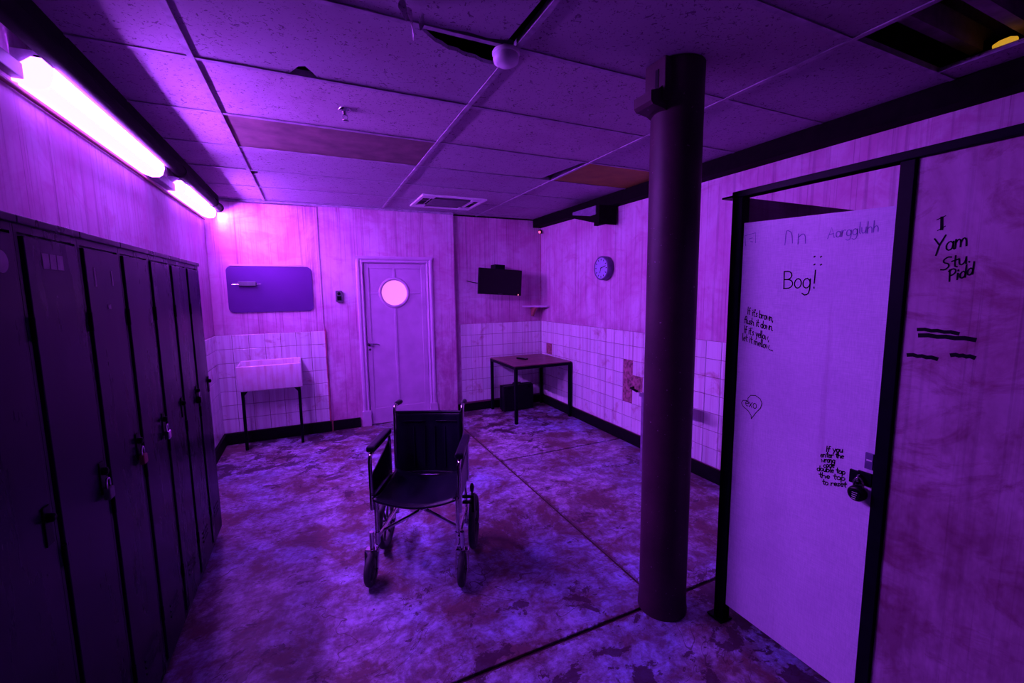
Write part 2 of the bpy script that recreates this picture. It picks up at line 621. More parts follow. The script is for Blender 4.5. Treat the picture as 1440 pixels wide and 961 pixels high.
# rusty edge strip beside the sink tiles
MB().box(0.113, 0.127, YSINK - 0.012, YSINK + 0.02, 0.10, 1.19).build('edge_strip', 'rust', wall_back)
MB().tube([(0.14, YSINK - 0.01, 0), (0.14, YSINK - 0.01, 0.13)], 0.008).build('pipe_stub', 'brown_wood', wall_back)

# --- baseboards
struct(MB().box(XL, 0.128, YSINK - 0.03, YSINK, 0, 0.12, 0.004).build('baseboard_sink', 'black'))
struct(MB().box(0.15, 0.452, YDOOR - 0.022, YDOOR, 0, 0.118, 0.004).build('baseboard_back', 'black'))
struct(MB().box(1.672, XR - 0.03, YB - 0.03, YB, 0, 0.105, 0.004).build('baseboard_corner', 'black'))
struct(MB().box(XR - 0.03, XR, 1.42, YB, 0, 0.115, 0.004).build('baseboard_right', 'black'))
struct(MB().box(XL, XL + 0.03, 3.36, YSINK - 0.03, 0, 0.12, 0.004).build('baseboard_left', 'black'))

# --- beam along the right wall
struct(MB().box(2.835, XR, YREAR, YB, 2.462, 2.70).build('trim_1', 'beam'), 'black boxed beam along the top of the tiled wall')

# --- ceiling: dark slab, hung grid, lay-in tiles
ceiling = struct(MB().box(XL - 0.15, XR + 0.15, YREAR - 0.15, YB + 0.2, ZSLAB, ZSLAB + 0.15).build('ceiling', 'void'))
GX = [XL, -0.39, 0.81, 2.0, 2.835]
GY = [-3.2, -2.5, -1.9, -1.3, -0.7, -0.1, 0.5, 1.10, 1.685, 2.275, 2.885, 3.47, 4.07, 4.67, 5.27, 5.42]
YROW = {round(y, 3): i for i, y in enumerate(GY)}


def ceil_tile(pts, mat='ceil', dz=0.0):
    return MB().prism(pts, 2, ZC + 0.004 + dz, ZC + 0.020 + dz).build('ceiling_tile', mat, ceiling)


for i in range(4):
    for k in range(len(GY) - 1):
        x0, x1, y0, y1 = GX[i] + 0.004, GX[i + 1] - 0.004, GY[k] + 0.004, GY[k + 1] - 0.004
        if i == 3 and k == YROW[0.5]:
            ceil_tile([(2.67, y0), (x1, y0), (x1, y1), (2.67, y1)])
            continue
        if i == 3 and k == YROW[-0.1]:
            continue
        if i == 1 and k == YROW[1.685]:
            # broken corner below the smoke detector and a bite out of the far edge
            ceil_tile([(x0, y0), (0.40, y0), (0.43, 1.712), (0.458, 1.738), (0.50, 1.775), (0.53, 1.784), (0.561, 1.805), (0.60, 1.806), (0.63, 1.822), (0.685, 1.826),
                       (0.72, 1.842), (0.765, 1.845), (x1, 1.825), (x1, y1), (0.085, y1), (0.066, 2.225), (0.036, 2.176), (0.008, 2.19), (-0.03, y1), (x0, y1)])
            continue
        if i == 1 and k == YROW[1.1]:
            # slipped sideways: leaves an open slot along the grid bar, edge torn
            ceil_tile([(x0 - 0.03, y0), (0.772, y0), (0.757, y1 - 0.03), (0.68, y1 - 0.012), (0.60, y1 - 0.02), (0.5, y1 - 0.004), (x0 - 0.03, y1)])
            continue
        if i == 2 and k == YROW[2.885]:
            ceil_tile([(x0, y0 + 0.01), (x1 - 0.035, y0), (x1 - 0.12, y1 - 0.03), (x0, y1 - 0.006)], dz=-0.002)
            continue
        if i == 1 and k == YROW[2.885]:
            ceil_tile([(x0, y0), (x1, y0), (x1, y1), (x0, y1)], 'ceil_brown')
            continue
        if i == 3 and k == YROW[2.885]:
            ceil_tile([(x0, y0), (x1, y0), (x1, y1), (x0, y1)], 'ceil_orange')
            continue
        if i == 1 and k == YROW[4.07]:
            ceil_tile([(x0 + 0.07, y0), (x1, y0), (x1, y1), (x0, y1), (x0, y0 + 0.16), (x0 + 0.05, y0 + 0.1)])
            continue
        sag = random.uniform(-0.002, 0.001)
        ceil_tile([(x0, y0), (x1, y0), (x1, y1), (x0, y1)], dz=sag)
for x in GX[1:4]:
    mb = MB().box(x - 0.012, x + 0.012, GY[0], YB, ZC - 0.004, ZC + 0.001)
    mb.box(x - 0.0015, x + 0.0015, GY[0], YB, ZC + 0.001, ZC + 0.035)
    mb.build('grid_bar', 'grid', ceiling)
for k, y in enumerate(GY[1:-1]):
    for i in range(4):
        x0, x1 = GX[i] + 0.012, GX[i + 1] - 0.012
        if i == 3 and y in (-0.1, 0.5):
            x0 = 2.0 + 0.012
        mb = MB().box(x0, x1, y - 0.011, y + 0.011, ZC - 0.0025, ZC + 0.0015)
        mb.box(x0, x1, y - 0.0015, y + 0.0015, ZC + 0.001, ZC + 0.03)
        mb.build('cross_bar', 'grid', ceiling)
MB().box(2.66, 2.672, -0.1, 1.1, ZC - 0.003, ZC + 0.006).build('grid_bar', 'grid', ceiling)
MB().box(XL, 1.67, YSINK - 0.014, YSINK, ZC - 0.018, ZC + 0.002).build('edge_angle', 'grid', ceiling)
MB().box(1.67, XR - 0.13, YB - 0.012, YB, ZC - 0.014, ZC + 0.002).build('edge_angle', 'black', ceiling)
# joists in the dark void over the missing tile
for y in (0.62, 0.86, 1.03):
    MB().box(2.02, 2.95, y - 0.022, y + 0.022, 2.66, 2.76).build('joist', 'joist', ceiling)
# hanging flake of torn tile facing
for k, (x, y, s, tw) in enumerate(((0.365, 1.60, 0.085, 0.3), (0.335, 1.565, 0.05, -0.5), (0.395, 1.575, 0.06, 1.1))):
    vs = []
    n = 7
    for i in range(n):
        t = i / (n - 1)
        a = tw + t * 1.6
        wd = 0.014 * math.sin(math.pi * (0.12 + 0.86 * t)) + 0.002
        c = Vector((x + 0.02 * t * math.sin(a), y + 0.035 * t, ZC - s * t))
        d = Vector((math.cos(a), math.sin(a), 0)) * wd
        off = Vector((-math.sin(a), math.cos(a), 0)) * 0.0012
        vs += [c - d, c + d, c + d + off, c - d + off]
    fs = []
    for i in range(n - 1):
        for q in range(4):
            fs.append((i * 4 + q, i * 4 + (q + 1) % 4, i * 4 + 4 + (q + 1) % 4, i * 4 + 4 + q))
    fs += [(0, 1, 2, 3), (n * 4 - 4, n * 4 - 3, n * 4 - 2, n * 4 - 1)]
    MB().add(vs, fs).build('torn_flake', 'ceil', ceiling)

# --- door with round window
door = struct(empty('door_1', (0.935, YDOOR, 0)), 'painted panel door with a glowing round window')
dx = 0.935
mb = MB()
prof = [(0, 0), (0.078, 0), (0.078, -0.012), (0.066, -0.020), (0.050, -0.014), (0.030, -0.026), (0.010, -0.024), (0, -0.014)]
# left and right architrave, outline given from inner edge outwards (x, y)
for s in (-1, 1):
    mb.prism([(s * (0.372 + 0.078 - p[0]), p[1]) for p in prof], 2, 0.0 if s < 0 else 0.0, 2.02)
mb2 = MB()
mb2.prism([(p[1], 1.947 + 0.078 - p[0]) for p in prof], 0, -0.45, 0.45)
mb.build('architrave', 'white_paint', door)
mb2.build('head_moulding', 'white_paint', door)
for s in (-1, 1):
    MB().box(s * 0.41 - 0.05, s * 0.41 + 0.05, -0.032, 0, 0, 0.19, 0.003).build('plinth_block', 'white_paint', door)
    MB().box(s * 0.378 - 0.012, s * 0.378 + 0.012, 0, 0.058, 0, 1.965).build('jamb', 'white_paint', door)
MB().box(-0.366, 0.366, 0, 0.058, 1.945, 1.965).build('jamb', 'white_paint', door)
# leaf with an opening for the porthole
PZ, PR = 1.595, 0.152
seg = 32
lx0, lx1, lz0, lz1 = -0.362, 0.362, 0.008, 1.943
circ = [(-0.02 + PR * math.cos(2 * math.pi * k / seg), PZ + PR * math.sin(2 * math.pi * k / seg)) for k in range(seg)]


def sq(k):
    a = 2 * math.pi * k / seg
    c, s = math.cos(a), math.sin(a)
    tx = (lx1 + 0.02 if c > 0 else -0.02 - lx0) / max(abs(c), 1e-6)
    tz = (0.335 if s > 0 else 0.335) / max(abs(s), 1e-6)
    t = min(tx, tz)
    return (-0.02 + c * t, PZ + s * t)


outer = [sq(k) for k in range(seg)]
corners = {4: (lx1, PZ + 0.335), 12: (lx0, PZ + 0.335), 20: (lx0, PZ - 0.335), 28: (lx1, PZ - 0.335)}
for k, c in corners.items():
    outer[k] = c
mb = MB()
YL0, YL1 = 0.018, 0.055
vs = [(p[0], YL0, p[1]) for p in circ] + [(p[0], YL0, p[1]) for p in outer] + [(p[0], YL1, p[1]) for p in circ]
mb.add(vs, [(k, (k + 1) % seg, seg + (k + 1) % seg, seg + k) for k in range(seg)] + [(k, (k + 1) % seg, 2 * seg + (k + 1) % seg, 2 * seg + k) for k in range(seg)])
mb.box(lx0, lx1, YL0, YL1, lz0, PZ - 0.335)
mb.box(lx0, lx1, YL0, YL1, PZ + 0.335, lz1)
leaf = mb.build('door_leaf', 'white_paint', door)
# raised stiles, rails and the centre mullion of the leaf
for (x0, x1, z0, z1) in ((lx0, lx0 + 0.055, lz0, lz1), (lx1 - 0.055, lx1, lz0, lz1), (lx0 + 0.055, lx1 - 0.055, lz1 - 0.06, lz1),
                         (lx0 + 0.055, lx1 - 0.055, lz0, 0.20), (-0.034, -0.006, 0.20, PZ - 0.16), (-0.034, -0.006, PZ + 0.16, lz1 - 0.06),
                         (lx0 + 0.055, -0.02 - 0.16, PZ - 0.014, PZ + 0.014), (-0.02 + 0.16, lx1 - 0.055, PZ - 0.014, PZ + 0.014)):
    MB().box(x0, x1, YL0 - 0.009, YL0, z0, z1, 0.003).build('door_rail', 'white_paint', leaf)
MB().lathe([(0.150, 0.02), (0.150, -0.004), (0.158, -0.010), (0.176, -0.010), (0.184, 0.0), (0.184, 0.018)], (-0.02, YL0 - 0.004, PZ), 1, 40).build('porthole_rim', 'white_paint', leaf)
MB().lathe([(0.151, 0.0), (0.151, 0.006)], (-0.02, YL0 + 0.012, PZ), 1, 40, False).build('pane', 'porthole', leaf)
hd = MB().lathe([(0.024, 0.0), (0.024, -0.008), (0.010, -0.012), (0.010, -0.045)], (-0.335, YL0 - 0.009, 0.985), 1, 20)
hd.tube([(-0.335, YL0 - 0.05, 0.985), (-0.30, YL0 - 0.055, 0.992), (-0.26, YL0 - 0.055, 0.990), (-0.225, YL0 - 0.05, 0.978)], [0.010, 0.010, 0.008, 0.006], 10)
hd.lathe([(0.013, 0.0), (0.013, -0.006)], (-0.335, YL0 - 0.009, 0.925), 1, 16)
hd.build('door_handle', 'chrome', door)

# ================================================================== WALL LIGHTS
def wall_light(y0, y1, label):
    t = empty('wall_light', (XL, y0, 2.37))
    L = y1 - y0
    # profile in (x, z) from the wall outwards, local
    pan = [(0, 0.018), (0.03, 0.012), (0.085, 0.105), (0.085, 0.125), (0, 0.125)]
    MB().prism([(p[0], p[1]) for p in pan], 1, 0.0, L).build('housing', 'grid', t)
    # lens in two strips: a bright outer strip facing the room and a dimmer lower strip
    def strip(dif, st, nm, mt):
        n = len(dif)
        cx = sum(p[0] for p in dif) / n
        cz = sum(p[1] for p in dif) / n
        vs = []
        for yy, q in st:
            vs += [(cx + (p[0] - cx) * q, yy, cz + (p[1] - cz) * q) for p in dif]
        fs = [list(range(n))[::-1], list(range(3 * n, 4 * n))]
        for a in range(3):
            for k in range(n):
                k2 = (k + 1) % n
                fs.append((a * n + k, a * n + k2, a * n + n + k2, a * n + n + k))
        MB().add(vs, fs).build(nm, mt, t)
    st = [(-0.002, 0.85), (0.02, 1.0), (L - 0.02, 1.0), (L + 0.002, 0.85)]
    strip([(0.099, 0.010), (0.109, 0.030), (0.113, 0.052), (0.113, 0.086), (0.102, 0.096), (0.090, 0.060)], st, 'outer_lens', 'tube')
    strip([(0.004, 0.004), (0.050, -0.008), (0.085, -0.004), (0.098, 0.009), (0.089, 0.058), (0.034, 0.012)], st, 'lower_lens', 'tube_lower')
    MB().box(0.06, 0.102, 0.0, L, 0.099, 0.114, 0.003).build('top_cap', 'grid', t)
    cap = [(0.0, 0.008), (0.048, -0.010), (0.086, -0.006), (0.104, 0.008), (0.116, 0.046), (0.116, 0.088), (0.104, 0.099), (0.060, 0.099), (0.0, 0.050)]
    for ya in (-0.012, L + 0.004):
        MB().prism(cap, 1, ya, ya + 0.008).build('end_cap', 'tube_lower', t)
    tag(t, label, 'light', 'glowing strip lights along the locker wall')
    return t


wall_light(2.27, 3.60, 'long glowing strip light high on the wall directly above the lockers')
wall_light(4.17, 5.30, 'shorter glowing strip light high on the wall by the mirror corner')
tag(MB().box(XL, XL + 0.045, 3.61, 4.16, 2.385, 2.44, 0.004).build('cable_trunking', 'grid'), 'pale cable trunking on the wall between the two strip lights', 'trunking')
tag(MB().box(XL, XL + 0.035, -1.2, 2.26, 2.385, 2.44, 0.004).build('cable_trunking', 'grey_plastic'), 'grey cable trunking running along the wall ahead of the long strip light', 'trunking')
PX, PZc, PRr = -0.790, 2.466, 0.038
pp = empty('ceiling_pipe', (PX, 5.30, PZc))
mb = MB().tube([(0, -8.0, 0), (0, -0.05, 0)], PRr, 16, False)
mb.lathe([(PRr, -0.05), (PRr + 0.006, -0.048), (PRr + 0.006, 0.0), (PRr - 0.006, 0.004), (PRr - 0.010, -0.02)], (0, 0, 0), 1, 16)
mb.build('pipe', 'beam', pp)
MB().box(-0.012, 0.012, -8.0, -0.05, PRr - 0.004, ZC + 0.002 - PZc).build('light_block_board', 'beam', pp)  # added board: keeps strip light from leaking over the pipe onto the ceiling
for y in (-4.1, -1.45, -0.3):
    MB().torus((0, y, 0), PRr + 0.004, 0.005, 1, 20, 6, 2.0).box(-0.004, 0.004, y - 0.01, y + 0.01, PRr, ZC - PZc).build('pipe_clip', 'beam', pp)
tag(pp, 'thick dark pipe hung under the ceiling beside the strip lights', 'pipe')
tag(MB().tube([(XL + 0.012, 1.9, 2.352), (XL + 0.012, 3.2, 2.350), (XL + 0.012, 5.30, 2.352)], 0.009, 8).build('wall_conduit', 'brown_wood'), 'thin rusty conduit running along the wall just below the strip lights', 'conduit')

# ================================================================== LOCKERS
LX0, LX1, LH, LW = XL + 0.005, -0.628, 1.795, 0.31


def locker_parts(root, kind):
    xf = LX1 - 0.016
    mb = MB().box(LX0, xf, 0.001, LW - 0.001, 0.06, LH - 0.02)
    mb.box(LX0, xf - 0.03, 0.001, LW - 0.001, 0, 0.06)
    mb.build('body', 'locker', root)
    MB().box(LX0, LX1 + 0.004, 0.0005, LW - 0.0005, LH - 0.02, LH, 0.003).build('top_panel', 'locker', root)
    fr = MB()
    fr.box(xf, LX1 - 0.006, 0.001, 0.014, 0.06, LH - 0.02)
    fr.box(xf, LX1 - 0.006, LW - 0.014, LW - 0.001, 0.06, LH - 0.02)
    fr.box(xf, LX1 - 0.006, 0.014, LW - 0.014, 1.755, LH - 0.02)
    fr.box(xf, LX1 - 0.006, 0.014, LW - 0.014, 0.06, 0.085)
    fr.build('front_frame', 'locker', root)
    d = MB()
    d.box(xf + 0.002, LX1, 0.024, LW - 0.022, 0.092, 1.748, 0.003)
    door_o = d.build('door', 'locker', root)
    for z in (0.30, 0.92, 1.52):
        MB().tube([(LX1 - 0.002, 0.019, z - 0.03), (LX1 - 0.002, 0.019, z + 0.03)], 0.006, 8).build('hinge', 'black_metal', door_o)
    h = MB().box(LX1, LX1 + 0.004, LW - 0.062, LW - 0.030, 0.985, 1.085, 0.0015)
    h.lathe([(0.012, 0), (0.012, 0.012), (0.006, 0.016)], (LX1 + 0.003, LW - 0.046, 1.055), 0, 14)
    h.build('lock_plate', 'black_metal', door_o)
    # vent louvres punched low and high in the door
    for z in (0.22, 0.245, 0.27):
        MB().prism([(LX1, z), (LX1 + 0.005, z + 0.004), (LX1, z + 0.012)], 1, 0.10, 0.21).build('louvre', 'locker', door_o)
    return door_o


LK = [(0.83, 'dark metal locker standing next to the one with a white sticker, toward the room entrance'),
      (1.14, 'dark metal locker with a round pale sticker high on its door'),
      (1.45, 'dark metal locker with three small pale label squares at its top'),
      (1.76, 'dark metal locker with two upright pale scratches near its top'),
      (2.07, 'dark metal locker directly after the one with upright scratches'),
      (2.38, 'dark metal locker third from the sink end of the row'),
      (2.69, 'dark metal locker second from the sink end, with a hanging padlock'),
      (3.00, 'dark metal locker at the sink end of the row')]
for i, (y, lab) in enumerate(LK):
    r = empty('locker', (0, y, 0))
    dr = locker_parts(r, i)
    tag(r, lab, 'locker', 'row of tall dark lockers')
    if i == 1:
        MB().lathe([(0.026, 0), (0.026, 0.001)], (LX1, 0.235, 1.68), 0, 20, False).build('sticker', 'pale_label', dr)
    if i == 2:
        for k in range(3):
            MB().box(LX1, LX1 + 0.001, 0.095 + k * 0.036, 0.127 + k * 0.036, 1.672 + k * 0.000, 1.712).build('label_square', 'pale_label', dr)
    if i == 3:
        MB().box(LX1, LX1 + 0.001, 0.073, 0.085, 1.63, 1.69).build('scratch_mark', 'pale_label', dr)
        MB().box(LX1, LX1 + 0.001, 0.205, 0.216, 1.635, 1.685).build('scratch_mark', 'pale_label', dr)
        MB().box(LX1, LX1 + 0.001, 0.150, 0.175, 1.555, 1.570).build('scratch_mark', 'pale_label', dr)


def small_padlock(y, z, label, matb):
    t = empty('padlock', (LX1 + 0.014, y, z))
    MB().box(-0.009, 0.009, -0.018, 0.018, -0.045, -0.008, 0.004).build('lock_body', matb, t)
    MB().tube([(0, -0.012, -0.012), (0, -0.012, 0.012), (0, -0.006, 0.020), (0, 0.006, 0.020), (0, 0.012, 0.012), (0, 0.012, -0.012)], 0.0035, 8).build('shackle', 'chrome', t)
    tag(t, label, 'padlock')


small_padlock(1.76 + LW - 0.046, 1.01, 'small padlock on the locker with upright scratches', 'brown_wood')
small_padlock(2.07 + LW - 0.046, 1.01, 'small steel padlock on the locker past the scratched one', 'chrome')
small_padlock(2.69 + LW - 0.046, 1.03, 'black padlock hanging on the second locker from the sink end', 'black_gloss')
small_padlock(1.45 + LW - 0.046, 1.01, 'small dull padlock on the locker with the label squares', 'grey_plastic')

# ================================================================== SINK BAY
sk = empty('sink', (-0.435, 5.03, 0))
W2, D, z0, z1 = 0.295, 0.295, 0.615, 0.875
bm = bmesh.new()
bmesh.ops.create_cube(bm, size=1, matrix=Matrix.Translation((0, D / 2, (z0 + z1) / 2)) @ Matrix.Diagonal((2 * W2, D, z1 - z0, 1)))
bm.faces.ensure_lookup_table()
top = max(bm.faces, key=lambda f: f.calc_center_median().z)
r = bmesh.ops.inset_individual(bm, faces=[top], thickness=0.030)
r2 = bmesh.ops.extrude_face_region(bm, geom=[top])
vs = [v for v in r2['geom'] if isinstance(v, bmesh.types.BMVert)]
bmesh.ops.translate(bm, verts=vs, vec=(0, 0, -0.20))
bmesh.ops.delete(bm, geom=[top], context='FACES')
bmesh.ops.bevel(bm, geom=[e for e in bm.edges if len(e.link_faces) == 2], offset=0.011, segments=3, affect='EDGES', profile=0.5)
for v in bm.verts:
    if v.co.z > z1 - 0.03:
        v.co.z += 0.022 * v.co.y / D
bowl = MB().bm(bm, True).build('basin', 'porcelain', sk)
MB().lathe([(0.03, 0), (0.03, 0.004), (0.012, 0.005)], (0, D / 2, z0 + 0.062), 2, 20).build('drain', 'chrome', bowl)
for sx in (-0.255, 0.262):
    mb = MB().box(sx - 0.014, sx + 0.014, 0.012, 0.040, 0.0, z0, 0.003)
    mb.prism([(sx + (0.014 if sx < 0 else -0.014), z0), (sx + (0.05 if sx < 0 else -0.05), z0), (sx + (0.014 if sx < 0 else -0.014), z0 - 0.045)], 1, 0.02, 0.03)
    mb.build('leg', 'black_metal', sk)
MB().box(-0.255, 0.262, 0.27, 0.29, z0 - 0.03, z0).build('bracket_rail', 'black_metal', sk)
tag(sk, 'stained white trough sink on two black legs beneath the mirror', 'sink')


def rrect(w2, h2, r, n=6):
    pts = []
    for cx, cz, a0 in ((w2 - r, h2 - r, 0), (-w2 + r, h2 - r, 90), (-w2 + r, -h2 + r, 180), (w2 - r, -h2 + r, 270)):
        for k in range(n + 1):
            a = math.radians(a0 + 90 * k / n)
            pts.append((cx + r * math.cos(a), cz + r * math.sin(a)))
    return pts


mr = empty('wall_mirror', (-0.383, YSINK, 1.648))
MB().prism(rrect(0.402, 0.241, 0.05), 1, -0.012, 0.0).build('glass', 'mirror', mr)
MB().box(-0.37, 0.33, -0.016, 0, 0.243, 0.262, 0.002).build('top_channel', 'white_paint', mr)
tag(mr, 'clouded mirror with rounded corners hung above the sink', 'mirror')
hk = empty('hook_rail', (-0.60, YSINK - 0.012, 1.70))
MB().tube([(-0.135, -0.03, 0.0), (0.13, -0.03, 0.003)], 0.004, 8).build('rod', 'chrome', hk)
MB().box(-0.080, 0.080, -0.034, 0, -0.016, 0.030, 0.004).build('bracket', 'grey_plastic', hk)
tag(hk, 'small dark bracket with a thin chrome rod fixed on the mirror', 'hook rail')

ic = empty('key_box', (0.289, YDOOR, 1.562))
MB().prism(rrect(0.036, 0.064, 0.012, 4), 1, -0.03, 0.0).build('case', 'grey_plastic', ic)
MB().lathe([(0.018, 0), (0.018, -0.004), (0.012, -0.006)], (0, -0.03, 0.030), 1, 20).build('dial', 'black_gloss', ic)
MB().box(-0.022, 0.022, -0.034, -0.029, -0.045, 0.002, 0.002).build('cover', 'black_metal', ic)
tag(ic, 'small dark wall box with a round dial beside the door', 'wall box')

# ================================================================== CORNER: TV, SHELF, TABLE, CASE
tv = empty('television', (2.235, 5.20, 1.717))
tv.rotation_euler = (0.0, math.radians(3.3), 0.0)
MB().box(-0.302, 0.302, -0.02, 0.02, -0.166, 0.166, 0.006).build('case', 'black_gloss', tv)
MB().box(-0.286, 0.286, -0.0212, -0.0195, -0.142, 0.152).build('screen', 'screen', tv)
MB().box(-0.03, 0.03, -0.0215, -0.0195, -0.158, -0.152).build('badge', 'grey_plastic', tv)
MB().box(0.250, 0.262, -0.023, -0.019, -0.162, -0.148).build('standby_light', 'led', tv)
mb = MB().box(-0.06, 0.075, 0.03, 0.20, 0.10, 0.225, 0.004)
mb.box(-0.03, 0.03, 0.015, 0.21, -0.04, 0.10)
mb.build('wall_mount', 'black_metal', tv)
MB().tube([(-0.30, 0.03, -0.03), (-0.345, 0.10, -0.02), (-0.38, 0.215, 0.0)], 0.005, 6).build('cable', 'black_gloss', tv)
tag(tv, 'black flat television mounted crookedly on the back wall above the table', 'television')

sh = empty('corner_shelf', (2.96, YB, 1.385))
MB().prism([(-0.30, 0), (-0.004, 0), (-0.004, -0.24), (-0.05, -0.24), (-0.10, -0.20)], 2, -0.012, 0.012).build('board', 'white_paint', sh)
MB().prism([(-0.05, -0.012), (-0.16, -0.012), (-0.16, -0.03), (-0.02 - 0.06, -0.145), (-0.05, -0.145)][0:0] or [(-0.012, -0.012), (-0.012, -0.14), (-0.035, -0.14), (-0.15, -0.012)], 0, -0.17, -0.14).build('bracket', 'brown_wood', sh)
tag(sh, 'small wooden corner shelf on a diagonal bracket', 'shelf')

tb = empty('table', (2.535, 4.965, 0))
hx, hy, tz = 0.395, 0.395, 0.712
MB().box(-hx + 0.004, hx - 0.004, -hy + 0.004, hy - 0.004, tz - 0.012, tz, 0.003).build('tabletop', 'wood_table', tb)
MB().box(-hx, hx, -hy, -hy + 0.03, tz - 0.046, tz - 0.012).box(-hx, hx, hy - 0.03, hy, tz - 0.046, tz - 0.012).box(-hx, -hx + 0.03, -hy + 0.03, hy - 0.03, tz - 0.046, tz - 0.012).box(hx - 0.03, hx, -hy + 0.03, hy - 0.03, tz - 0.046, tz - 0.012).build('rail_frame', 'black_metal', tb)
for sx in (-1, 1):
    for sy in (-1, 1):
        MB().box(min(sx * hx, sx * (hx - 0.036)), max(sx * hx, sx * (hx - 0.036)), min(sy * hy, sy * (hy - 0.036)), max(sy * hy, sy * (hy - 0.036)), 0, tz - 0.046, 0.002).build('leg', 'black_metal', tb)
tag(tb, 'square brown table with black metal legs in the tiled corner', 'table')

rm = empty('remote_control', (2.455, 5.02, tz), 0.35)
MB().box(-0.024, 0.024, -0.085, 0.085, 0, 0.020, 0.005).build('body', 'black_gloss', rm)
for by in (0.055, 0.03, 0.0):
    MB().lathe([(0.007, 0), (0.007, 0.002)], (0, by, 0.020), 2, 12).build('button', 'grey_plastic', rm)
tag(rm, 'small black handset lying on the table', 'remote')

cs = empty('briefcase', (2.455, 5.20, 0), 0.04)
MB().box(-0.225, 0.225, -0.075, 0.075, 0.006, 0.345, 0.015).build('shell', 'black_gloss', cs)
MB().box(-0.228, 0.228, -0.006, 0.006, 0.003, 0.349, 0.002).build('seam_band', 'black_metal', cs)
MB().tube([(-0.06, 0, 0.342), (-0.058, 0, 0.366), (0.058, 0, 0.366), (0.06, 0, 0.342)], 0.008, 8).build('handle', 'black_metal', cs)
for sx in (-0.15, 0.15):
    MB().box(sx - 0.02, sx + 0.02, -0.079, -0.073, 0.30, 0.33, 0.001).build('latch', 'black_metal', cs)
    MB().box(sx - 0.02, sx + 0.02, -0.05, 0.05, 0, 0.008).build('foot', 'black_metal', cs)
tag(cs, 'black hard case standing on the floor under the table', 'case')

rl = empty('corner_lamp', (2.915, 5.36, 2.40))
MB().lathe([(0.020, -0.02), (0.026, -0.015), (0.026, 0.02), (0.018, 0.03)], (0, 0, 0), 2, 16).build('base', 'black_metal', rl)
MB().lathe([(0.0, -0.022), (0.012, -0.018), (0.017, 0.0), (0.012, 0.012)], (-0.02, -0.02, 0.0), 2, 14).build('bulb', 'red_glow', rl)
MB().tube([(0.02, 0.03, -0.02), (0.022, 0.04, -0.92)], 0.004, 6).build('cable', 'rust', rl)
tag(rl, 'tiny red indicator lamp in the corner under the beam', 'lamp')

# ================================================================== RIGHT WALL
ck = empty('wall_clock', (XR, 3.92, 1.835))
MB().lathe([(0.115, 0), (0.130, -0.01), (0.130, -0.075), (0.122, -0.084), (0.113, -0.081), (0.112, -0.070)], (0, 0, 0), 0, 40).build('rim', 'clock_rim', ck)
MB().lathe([(0.112, -0.074), (0.112, -0.078)], (0, 0, 0), 0, 40, False).build('face', 'clock_face', ck)
for k in range(12):
    a = k * math.pi / 6
    o = MB().box(-0.0795, -0.078, -0.004, 0.004, 0.083, 0.103).build('hour_mark', 'ink', ck)
    o.rotation_euler = (a, 0, 0)
for a, l, nm in ((math.radians(200), 0.055, 'hour_hand'), (math.radians(75), 0.085, 'minute_hand')):
    o = MB().box(-0.0812, -0.080, -0.0035, 0.0035, -0.012, l).build(nm, 'ink', ck)
    o.rotation_euler = (a, 0, 0)
tag(ck, 'round violet wall clock with a deep rim above the tiles', 'clock')

sp = empty('wall_speaker', (XR, 3.75, 2.46))
pts = [(3.73, 2.27), (3.73, 2.462), (4.34, 2.462), (4.34, 2.43)]
MB().prism([(p[0] - 3.75, p[1] - 2.46) for p in pts], 0, -0.25, -0.03).build('cabinet', 'beam', sp)
MB().prism([(0.03, 0.000), (0.03, -0.085), (0.13, -0.09), (0.46, -0.03), (0.46, 0.0)], 0, -0.258, -0.25).build('side_grille', 'dull_violet', sp)
MB().box(-0.12, -0.03, 0.15, 0.3, -0.02, 0.0).box(-0.05, 0, 0.10, 0.35, -0.15, 0.0).build('bracket', 'beam', sp)
tag(sp, 'black wedge-shaped speaker box hung under the beam above the clock', 'speaker')

bn = empty('low_stand', (2.60, 2.74, 0))
MB().box(-0.062, 0.075, -0.215, 0.145, 0.675, 0.705, 0.004).build('top', 'dull_violet', bn)
MB().box(-0.045, -0.015, 0.10, 0.135, 0, 0.675, 0.003).build('leg', 'dull_violet', bn)
MB().box(-0.045, -0.015, -0.205, -0.170, 0, 0.675, 0.003).build('leg', 'dull_violet', bn)
MB().box(0.030, 0.060, 0.10, 0.135, 0, 0.675, 0.003).build('leg', 'dull_violet', bn)
MB().box(0.030, 0.060, -0.205, -0.170, 0, 0.675, 0.003).build('leg', 'dull_violet', bn)
MB().box(-0.035, 0.05, 0.112, 0.124, 0.32, 0.36).build('stretcher', 'dull_violet', bn)
tag(bn, 'narrow violet stand on thin legs half hidden behind the round pillar', 'stand')

# ================================================================== PILLAR
CXp, CYp, CR = 1.53, 1.535, 0.113
cl = empty('pillar', (CXp, CYp, 0))
MB().lathe([(CR + 0.005, 0), (CR + 0.005, 0.02), (CR + 0.002, 0.04), (CR, 0.10), (CR, 1.3), (CR - 0.001, 2.42), (CR, 2.572)], (0, 0, 0), 2, 48).build('shaft', 'column', cl)
cp = MB().box(-0.13, -0.02, -0.06, 0.062, 2.40, 2.571, 0.004)
cp.prism([(-0.19, 2.428), (-0.19, 2.388), (-0.178, 2.374), (-0.118, 2.366), (-0.06, 2.340), (-0.06, 2.47), (-0.13, 2.456), (-0.150, 2.440)], 1, -0.045, 0.062)
b1 = cp.build('bracket', 'column', cl)
MB().box(-0.133, -0.125, -0.022, -0.004, 2.455, 2.53).build('slot', 'black', b1)
tag(cl, 'round dark maroon iron pillar with a cast bracket at its top', 'pillar')

